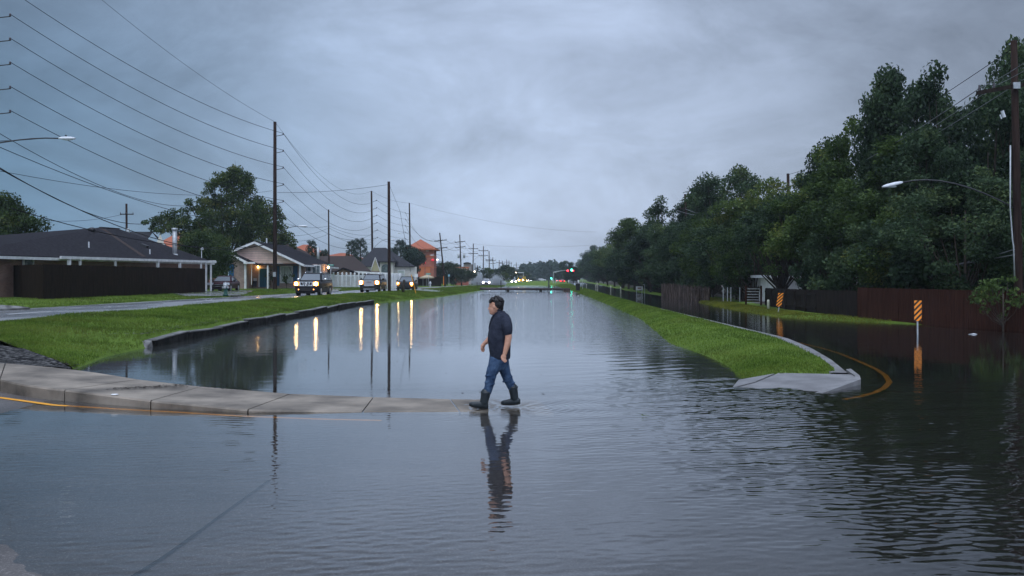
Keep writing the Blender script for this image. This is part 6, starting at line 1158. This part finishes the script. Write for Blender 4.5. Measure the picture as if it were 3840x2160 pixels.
# bits on the ground
def bit(name, label, cat, loc, mb, mat, sc_b=1): o = mb.build(name, mat, None, True); o.location = loc; o.scale = (sc_b, sc_b, sc_b * .45); tag(o, label, cat)
mb = MB(); mb.tube([(0,0,0),(0,0,.02),(0,0,.028)], [.055,.055,.045], 14); p = G(430, 1481, .15); bit('cup_lid', 'small white cup lid lying on the pavement', 'lid', (p.x, p.y, .152), mb, M['white_paint'])
mb = MB(); mb.loft([[(-.32,-.02,.02),(-.3,.03,.05),(-.3,.0,-.02)], [(-.1,-.07,.04),(-.08,.06,.1),(-.1,.04,-.03)], [(.1,-.14,.05),(.12,.1,.17),(.1,.1,-.04)], [(.3,-.08,.02),(.28,.08,.1),(.3,.05,-.03)]]); p = G(3648, 1254, 0); bit('plastic_bag', 'pale crumpled plastic bag floating on the dark water at right', 'bag', (p.x, p.y, 0), mb, M['lamp_metal'], .5)
mb = MB()
for a in (.3, 1.2, 2.4, -.6): mb.add([(0,0,.01),(math.cos(a)*.1,math.sin(a)*.06,.05+.03*a/2),(math.cos(a)*.16,math.sin(a)*.1,.06),(math.cos(a+.5)*.08,math.sin(a+.5)*.06,.02)], [(0,1,2,3)])
p = G(2419, 1562, 0); bit('leaf_sprig', 'small green leaf sprig floating on the water right of the man', 'sprig', (p.x, p.y, .01), mb, M['blade'], .5)
def litter(n, fx, size, name, label, mat):
    V = []; Fq = []
    for k in range(n):
        x, y, z = fx(); a = random.uniform(0, 6.28); s = size * random.uniform(.4, 1.4); c, s_ = math.cos(a) * s, math.sin(a) * s; V += [(x - c, y - s_, z), (x + s_ * .3, y - c * .3, z + .006), (x + c, y + s_, z), (x - s_ * .3, y + c * .3, z + .004)]; Fq.append([4*k, 4*k+1, 4*k+2, 4*k+3])
    o = link(name, npmesh(name, np.array(V), np.array(Fq)), mat); tag(o, label, 'leaf litter', kind='stuff')
def fl_():
    t_ = random.random(); px = lerp(430, 690, t_) + random.gauss(0, 8); py = lerp(1457, 1444, t_) + random.gauss(0, 2.2); z = float(ip(px, [420, 565, 760], [.165, .135, .1])) + .006; return tuple(G(px, py, z))
litter(240, fl_, .03, 'leaf_litter', 'dark leaf litter washed up in a line on the pavement', M['wetsoil'])
def fl2(): px = random.uniform(560, 1250); py = float(ip(px, [560, 757, 1090, 1300], [1438, 1452, 1478, 1489])) + random.gauss(2, 2); return tuple(G(px, py, .1 if px < 900 else .045))
litter(40, fl2, .028, 'twigs', 'scattered dark twigs along the far edge of the pavement', M['wetsoil'])
def fl3():
    y = 29 + random.random() ** 1.5 * 50; return float(Lw(y)) - .35 - abs(random.gauss(0, .45)), y, .36 + random.random() * .04
litter(420, fl3, .06, 'broken_rubble', 'pale rubble and dark debris scattered on the grass behind the canal wall', M['concrete'])
def fl5():
    return random.uniform(-8, 4.5), 17.2 + random.random() ** 2 * 25, .008
litter(70, fl5, .035, 'floating_debris', 'dark leaves and twigs drifting on the canal behind the pavement', M['wetsoil'])
def fl4():
    if random.random() < .45: s = (random.random() ** 2) * .02; u = random.random() * .75; return lbx(u, s) + random.gauss(0, .05), lbY(u, s) - .05 + abs(random.gauss(0, .18)), lbz(u, s) + .02
    y = 29 + random.random() * 48; return float(Lw(y)) - .3 - abs(random.gauss(0, .8)), y, .33 + random.random() * .06
litter(900, fl4, .07, 'mud_clods', 'dark bare mud and washed-out soil along the edge of the bank', M['wetsoil'])
# ------------------------------------------------------------------ the man
ms = 677.0; pb = G(1870, 1536, 0); pb.y = 15.35
def z6(zx, zy, y=0.0): return Vector(((zx - 470) / ms, y, (1268 - zy) / ms))
person = thing('person', 'man in navy polo shirt, jeans and dark rubber boots striding left through the water', 'person', (P(1700 + 470 * .359, 0, 15.35).x, 15.35, 0))
def ering(c, rx, ry, n=18, tilt=0, sq=1.0):
    out = []
    for k in range(n):
        a = 2 * math.pi * k / n; ca, sa = math.cos(a), math.sin(a); ca = math.copysign(abs(ca) ** sq, ca); sa = math.copysign(abs(sa) ** sq, sa)
        out.append((c.x + rx * ca * math.cos(tilt), c.y + ry * sa, c.z + rx * ca * math.sin(tilt)))
    return out
def fuse(name, mb, mat, parent, vox, it=4, fac=.5):
    me = bpy.data.meshes.new(name); me.from_pydata(mb.v, [], mb.f); import bmesh
    bm = bmesh.new(); bm.from_mesh(me); bmesh.ops.recalc_face_normals(bm, faces=bm.faces); bm.to_mesh(me); bm.free()
    o = bpy.data.objects.new('tmp', me); COL.objects.link(o); r = o.modifiers.new('r', 'REMESH'); r.mode = 'VOXEL'; r.voxel_size = vox; s = o.modifiers.new('s', 'SMOOTH'); s.iterations = it; s.factor = fac
    dg = bpy.context.evaluated_depsgraph_get(); m2 = bpy.data.meshes.new_from_object(o.evaluated_get(dg)); bpy.data.objects.remove(o); m2.materials.clear(); m2.name = name
    return link(name, m2, mat, parent, True)
def limb(mb, pts, n=14):   # (zx, zy, y, r_x, r_y)
    ps = [z6(a, b, c) for a, b, c, *_ in pts]; rings = []
    for i, p in enumerate(pts):
        t = (ps[min(i+1, len(ps)-1)] - ps[max(i-1, 0)]); tilt = math.atan2(-t.x, t.z) if t.z < 0 else math.atan2(t.x, -t.z) if t.z else 0
        rings.append(ering(ps[i], p[3], p[4], n, -math.atan2(t.x, -t.z) * -1 if False else math.atan2(t.x, -t.z) * 1.0 * 1))
    mb.loft(rings); 
    for i in (0, -1): mb.ell(ps[i], (pts[i][3] * .97, pts[i][4] * .97, min(pts[i][3], pts[i][4]) * .97), 12, 8)
skin = pm('skin', (.48,.24,.15), (.6,.32,.22), 14, .5, spec=.35)
bd = MB()
bd.ell(z6(447,190,.0), (.108,.083,.128), 20, 14); bd.ell(z6(418,232,-.004), (.067,.062,.088), 16, 12); bd.ell(z6(404,274,-.003), (.04,.042,.03), 12, 8)
bd.tube([z6(388,203), z6(374,220), z6(367,232), z6(380,240)], [.011,.014,.018,.013], 8); bd.ell(z6(386,255), (.02,.03,.009), 10, 6); bd.ell(z6(387,264), (.02,.028,.01), 10, 6)   # nose, lips
bd.ell(z6(392,200), (.03,.06,.016), 10, 6); bd.ell(z6(428,208,-.078), (.017,.01,.028), 10, 8, rz=.25); bd.ell(z6(432,232,-.045), (.04,.025,.04), 10, 8)
limb(bd, [(470,240,0,.062,.06),(482,290,0,.07,.068),(495,330,0,.1,.11)]); limb(bd, [(495,325,0,.07,.1),(492,420,0,.11,.13),(482,560,0,.13,.14),(480,700,0,.1,.12)])
limb(bd, [(548,360,-.17,.045,.045),(572,440,-.225,.056,.055),(577,520,-.235,.052,.05),(566,590,-.24,.047,.046),(548,650,-.245,.039,.036),(538,690,-.25,.033,.027)])
limb(bd, [(445,360,.17,.045,.045),(415,440,.23,.055,.052),(398,520,.235,.048,.046),(368,562,.235,.043,.042),(338,590,.235,.036,.034),(318,604,.235,.03,.025)])
for sgn, hx, yb_ in ((-1, 0, -.1), (1, 0, .11)):
    limb(bd, [(455,760,-.09,.07,.07),(405,890,-.1,.055,.055),(345,1150,-.1,.04,.04)] if sgn < 0 else [(505,760,.09,.07,.07),(550,910,.1,.05,.05),(632,1130,.12,.038,.038)])
# near hand: palm then four bent fingers and the thumb
def hand(mb, wrist, palm, tips, thumb):
    limb(mb, [wrist + (.028, .022), palm + (.038, .022)]); 
    for ch in tips: mb.tube([z6(*c) for c in ch], [.0115,.0105,.0095,.008], 7)
    mb.tube([z6(*c) for c in thumb], [.014,.012,.009], 7)
hand(bd, (534,692,-.25), (530,722,-.252), [[(512,728,-.262),(512,752,-.266),(524,765,-.262),(538,762,-.256)],[(522,736,-.264),(524,762,-.268),(536,775,-.262),(548,768,-.256)],[(533,738,-.258),(538,764,-.262),(548,774,-.256),(556,764,-.25)],[(543,734,-.25),(550,755,-.252),(556,763,-.248),(560,754,-.244)]], [(514,700,-.24),(503,722,-.245),(508,742,-.252)])
hand(bd, (316,606,.235), (303,634,.235), [[(290,640,.222),(284,664,.22),(292,684,.222),(306,688,.225)],[(297,648,.228),(294,672,.226),(304,690,.228),(316,690,.23)],[(306,650,.238),(306,674,.238),(313,688,.238),(320,682,.238)],[(314,646,.247),(316,666,.248),(321,676,.246),(324,668,.244)]], [(300,620,.215),(294,644,.205),(300,662,.205)])
fuse('body', bd, skin, person, .006, 1, .4)
ey = MB(); ey.ell(z6(389,208,-.032), (.009,.013,.008), 10, 7); ey.ell(z6(389,208,.032), (.009,.013,.008), 10, 7); ey.build('eyes', pm('eye', (.02,.015,.012), None, 3, .2), person, True)
eb = MB(); eb.tube([z6(382,196,-.018), z6(386,195,-.04), z6(398,197,-.058)], [.003,.0045,.003], 6); eb.tube([z6(382,196,.018), z6(384,192,.04), z6(395,194,.062)], [.005,.007,.004], 6)
hairm = pm('black_hair', (.004,.0035,.0035), (.014,.012,.012), 30, .45, .004, stretch=(1,1,.3)); eb.build('eyebrows', hairm, person, True)
hr = MB(); hr.ell(z6(456,153), (.1,.088,.08), 20, 12); hr.ell(z6(478,185), (.075,.09,.098), 16, 10); hr.ell(z6(490,225), (.052,.074,.058), 14, 9); hr.ell(z6(462,205,0), (.06,.086,.06), 14, 9); hr.ell(z6(410,142), (.046,.074,.038), 14, 9); hr.ell(z6(393,156,.012), (.02,.052,.032), 12, 8); hr.ell(z6(381,172,.03), (.009,.024,.02), 10, 7); hr.ell(z6(447,185,-.072), (.026,.016,.04), 10, 7)
rr = random.Random(4)
for k in range(60): a = rr.uniform(-.5, 3.2); b_ = rr.uniform(-1.2, 1.2); hr.ell(z6(452 + math.cos(a) * 72 * math.cos(b_ * .8), 158 - math.sin(a) * 60 * math.cos(b_ * .8), math.sin(b_) * .085), (.02,.014,.012), 8, 6, ry=a)
for k in range(7): hr.ell(z6(388 + rr.uniform(-8, 14), 160 + rr.uniform(-6, 16), -.06 + .02 * k), (.01,.008,.02), 8, 6)
fuse('hair', hr, hairm, person, .006, 1, .3)
# polo shirt
sh = MB(); prof = [(752,388,592,.178),(722,383,597,.188),(680,377,597,.192),(640,370,598,.198),(590,362,600,.202),(540,358,601,.205),(490,361,602,.205),(440,374,600,.2),(400,387,597,.198),(360,401,588,.195),(325,416,574,.185),(300,428,562,.16),(275,440,550,.118),(255,450,540,.09)]
sh.loft([ering(Vector(((a + b) / 2 / ms - 470 / ms, 0, (1268 - zy) / ms)), (b - a) / 2 / ms, ry, 28, 0, .9) for zy, a, b, ry in prof])
limb(sh, [(528,318,-.125,.085,.08),(552,350,-.175,.082,.075),(566,400,-.21,.078,.072),(570,440,-.225,.074,.068),(570,470,-.232,.07,.066)]); limb(sh, [(462,318,.125,.085,.08),(436,360,.175,.08,.075),(418,410,.215,.074,.07),(408,450,.23,.07,.066)])
navy = pm('navy_cotton', (.012,.015,.026), (.03,.036,.055), 5, .85, .03, bscale=9, spec=.2)
so = fuse('shirt', sh, navy, person, .009, 2, .5)
cb_ = MB(); cb_.loft([ering(z6(491,262,0), .083, .09, 20, -.35), ering(z6(492,240,0), .068, .078, 20, -.42), ering(z6(494,246,0), .078, .086, 20, -.42)], False); cb_.tube([z6(424,322,-.02), z6(432,300,-.045), z6(452,272,-.085)], [.012,.016,.014], 7); cb_.build('collar', navy, so, True)
# jeans, with folds gathered above the boots
je = MB(); limb(je, [(480,655,0,.135,.16),(476,700,0,.142,.17),(474,745,0,.146,.172),(470,790,-.01,.143,.16)])
limb(je, [(450,770,-.085,.115,.1),(432,830,-.09,.105,.098),(412,870,-.095,.096,.09),(398,905,-.098,.085,.084),(392,945,-.1,.078,.078),(384,990,-.1,.073,.072),(372,1040,-.1,.068,.068),(360,1092,-.1,.062,.062)])
limb(je, [(506,770,.085,.11,.1),(520,830,.09,.098,.095),(536,880,.095,.086,.085),(552,930,.1,.078,.078),(574,980,.105,.074,.072),(596,1030,.11,.066,.066),(612,1068,.115,.06,.06)])
for zx, zy, y, r_ in ((386,915,-.1,.083),(398,950,-.1,.08),(376,985,-.1,.076),(390,1015,-.1,.072),(364,1048,-.1,.07),(568,955,.1,.078),(560,990,.103,.075),(600,1020,.108,.07),(604,1050,.112,.066)):
    je.loft([ering(z6(zx, zy - 12, y), r_ * .86, r_ * .9, 14, .2), ering(z6(zx, zy, y), r_ * 1.05, r_ * 1.02, 14, .2), ering(z6(zx, zy + 10, y), r_ * .86, r_ * .9, 14, .2)])
fuse('jeans', je, pm('blue_denim', (.017,.037,.082), (.065,.11,.185), 9, .85, .02, bscale=16, spec=.2), person, .008, 3, .45)
rub = pm('boot_rubber', (.012,.017,.02), (.024,.032,.036), 6, .35, .002)
def boot(name, shaft, foot):
    mb = MB(); limb(mb, shaft); rings = []
    for zx, zy0, zy1, y, ry in foot:
        c = z6(zx, (zy0 + zy1) / 2, y); h = (zy1 - zy0) / 2 / ms; rings.append([(c.x, c.y + ry * math.copysign(abs(math.cos(a)) ** .8, math.cos(a)), c.z + h * math.copysign(abs(math.sin(a)) ** .7, math.sin(a))) for a in [2 * math.pi * k / 14 for k in range(14)]])
    mb.loft(rings); o = fuse(name, mb, rub, person, .008, 2, .4)
    ct = MB(); x, zy, y, rx, ry = shaft[0]; ct.loft([ering(z6(x, zy + 4, y), rx * 1.06, ry * 1.06, 18), ering(z6(x, zy - 14, y), rx * 1.06, ry * 1.06, 18), ering(z6(x, zy - 14, y), rx * .9, ry * .9, 18)], False); ct.build('boot_cuff', rub, o, True)
    so_ = MB(); so_.loft([[(z6(zx, zy1, y).x, y - ry * 1.04, z6(zx, zy1 - 8, y).z), (z6(zx, zy1, y).x, y + ry * 1.04, z6(zx, zy1 - 8, y).z), (z6(zx, zy1, y).x, y + ry * 1.0, z6(zx, zy1 + 4, y).z), (z6(zx, zy1, y).x, y - ry * 1.0, z6(zx, zy1 + 4, y).z)] for zx, zy0, zy1, y, ry in foot]); so_.build('sole', M['black'], o)
boot('boot', [(342,1098,-.1,.077,.075),(335,1140,-.1,.07,.07),(325,1185,-.1,.066,.064),(322,1215,-.1,.062,.06)], [(368,1215,1262,-.1,.035),(352,1195,1266,-.1,.05),(310,1190,1266,-.1,.052),(270,1190,1258,-.102,.05),(232,1192,1250,-.105,.054),(198,1193,1240,-.107,.052),(176,1200,1232,-.108,.036),(167,1208,1226,-.108,.018)])
boot('boot', [(622,1062,.12,.074,.072),(628,1105,.12,.068,.068),(636,1150,.12,.064,.062),(640,1185,.12,.06,.058)], [(702,1190,1222,.12,.03),(690,1172,1232,.12,.048),(645,1165,1240,.12,.052),(600,1178,1244,.122,.05),(560,1188,1243,.124,.054),(525,1195,1242,.126,.05),(503,1205,1238,.127,.034),(496,1212,1230,.127,.018)])
# ------------------------------------------------------------------ sky, light, air
w = bpy.data.worlds.new('World'); SC.world = w; w.use_nodes = True; t = w.node_tree; bg = t.nodes['Background']
sk = N(t, 'ShaderNodeTexSky', sky_type='NISHITA', sun_disc=False); sk.sun_elevation = R(64); sk.sun_rotation = R(192); sk.dust_density = 1.0; sk.air_density = 1.5
tc = N(t, 'ShaderNodeTexCoord'); sx = N(t, 'ShaderNodeSeparateXYZ'); t.links.new(tc.outputs['Generated'], sx.inputs[0])
zz = mth(t, 'MAXIMUM', sx.outputs[2], 0.0)
# cloud deck: billows by direction, a little flattened and slanting
mpc = N(t, 'ShaderNodeMapping'); mpc.inputs['Rotation'].default_value = (0, R(24), 0); mpc.inputs['Scale'].default_value = (4.6, 4.6, 9.5); t.links.new(tc.outputs['Generated'], mpc.inputs['Vector'])
n1 = N(t, 'ShaderNodeTexNoise', Scale=1.0, Detail=9.0, Roughness=.63, Distortion=.35); t.links.new(mpc.outputs[0], n1.inputs['Vector'])
n2 = N(t, 'ShaderNodeTexNoise', Scale=1.0, Detail=3.0); mp = N(t, 'ShaderNodeMapping'); mp.inputs['Location'].default_value = (3.3, 1.7, .4); mp.inputs['Scale'].default_value = (1.5, 1.5, 3.2); t.links.new(tc.outputs['Generated'], mp.inputs['Vector']); t.links.new(mp.outputs[0], n2.inputs['Vector'])
cl = mth(t, 'ADD', mth(t, 'MULTIPLY', n1.outputs['Fac'], .65), mth(t, 'MULTIPLY', n2.outputs['Fac'], .35))
# bright ahead, lens falloff painted darker to both sides; overhead raised out of view as fill
def dirlobe(d, p):
    v = N(t, 'ShaderNodeVectorMath', operation='DOT_PRODUCT'); t.links.new(tc.outputs['Generated'], v.inputs[0]); v.inputs[1].default_value = Vector(d).normalized(); return mth(t, 'POWER', mth(t, 'MAXIMUM', v.outputs['Value'], 0.0), p)
lobe = dirlobe((.02, 1, .09), 14)
over = N(t, 'ShaderNodeMapRange', interpolation_type='SMOOTHSTEP'); over.inputs[1].default_value = .58; over.inputs[2].default_value = .95; t.links.new(zz, over.inputs[0])
br = mth(t, 'ADD', mth(t, 'MULTIPLY', lobe, SKY[0]), SKY[1]); br = mth(t, 'ADD', br, mth(t, 'MULTIPLY', over.outputs[0], SKY[2]))
br = mth(t, 'ADD', br, mth(t, 'MULTIPLY', dirlobe((0, -1, .75), 1.5), SKY[3]))  # unseen bright sky added behind the camera to fill front faces
br = mth(t, 'MULTIPLY', br, mth(t, 'ADD', mth(t, 'MULTIPLY', cl, 2.5), -.22))
lp = dirlobe((-.62, 1, -.02), 20)
mixc = N(t, 'ShaderNodeMix', data_type='RGBA'); t.links.new(mth(t, 'MULTIPLY', lp, 1.0, True), mixc.inputs[0]); mixc.inputs[6].default_value = (.72, .87, 1.17, 1); mixc.inputs[7].default_value = (.33, .74, 1.26, 1)
sc_ = N(t, 'ShaderNodeVectorMath', operation='SCALE'); t.links.new(mixc.outputs[2], sc_.inputs[0]); t.links.new(br, sc_.inputs['Scale'])
ns = N(t, 'ShaderNodeVectorMath', operation='SCALE'); t.links.new(sk.outputs[0], ns.inputs[0]); ns.inputs['Scale'].default_value = .08
ad = N(t, 'ShaderNodeVectorMath', operation='ADD'); t.links.new(sc_.outputs[0], ad.inputs[0]); t.links.new(ns.outputs[0], ad.inputs[1])
t.links.new(ad.outputs[0], bg.inputs['Color']); bg.inputs['Strength'].default_value = .1
sun = bpy.data.lights.new('sun', 'SUN'); sun.energy = .9; sun.angle = R(35); sun.color = (1, .97, .93); so = bpy.data.objects.new('sun', sun); COL.objects.link(so); so.rotation_euler = (R(26), 0, R(-12))
if HAZE:
    hz = MB(); hz.box((0, 1240, 14), (1500, 2560, 32)); ho = hz.build('haze', None); ho['kind'] = 'stuff'; ho['label'] = 'thin grey rain haze filling the whole scene'; ho['category'] = 'haze'
    m = bpy.data.materials.new('rain_haze'); m.use_nodes = True; tt = m.node_tree; tt.nodes.clear(); ou = N(tt, 'ShaderNodeOutputMaterial'); pv = N(tt, 'ShaderNodeVolumePrincipled'); pv.inputs['Color'].default_value = (.8,.9,1,1); pv.inputs['Density'].default_value = HAZE; pv.inputs['Anisotropy'].default_value = .2; tt.links.new(pv.outputs[0], ou.inputs['Volume']); ho.data.materials.append(m)
vs = SC.view_settings; SC.display_settings.display_device = 'sRGB'; vs.view_transform = 'Standard'; vs.look = 'None'; vs.exposure = EXPO; vs.gamma = 1
SC.cycles.max_bounces = 7; SC.cycles.diffuse_bounces = 3; SC.cycles.glossy_bounces = 3; SC.cycles.transmission_bounces = 4; SC.cycles.transparent_max_bounces = 10; SC.cycles.volume_bounces = 1
SC.cycles.sample_clamp_indirect = 4; SC.cycles.use_denoising = True
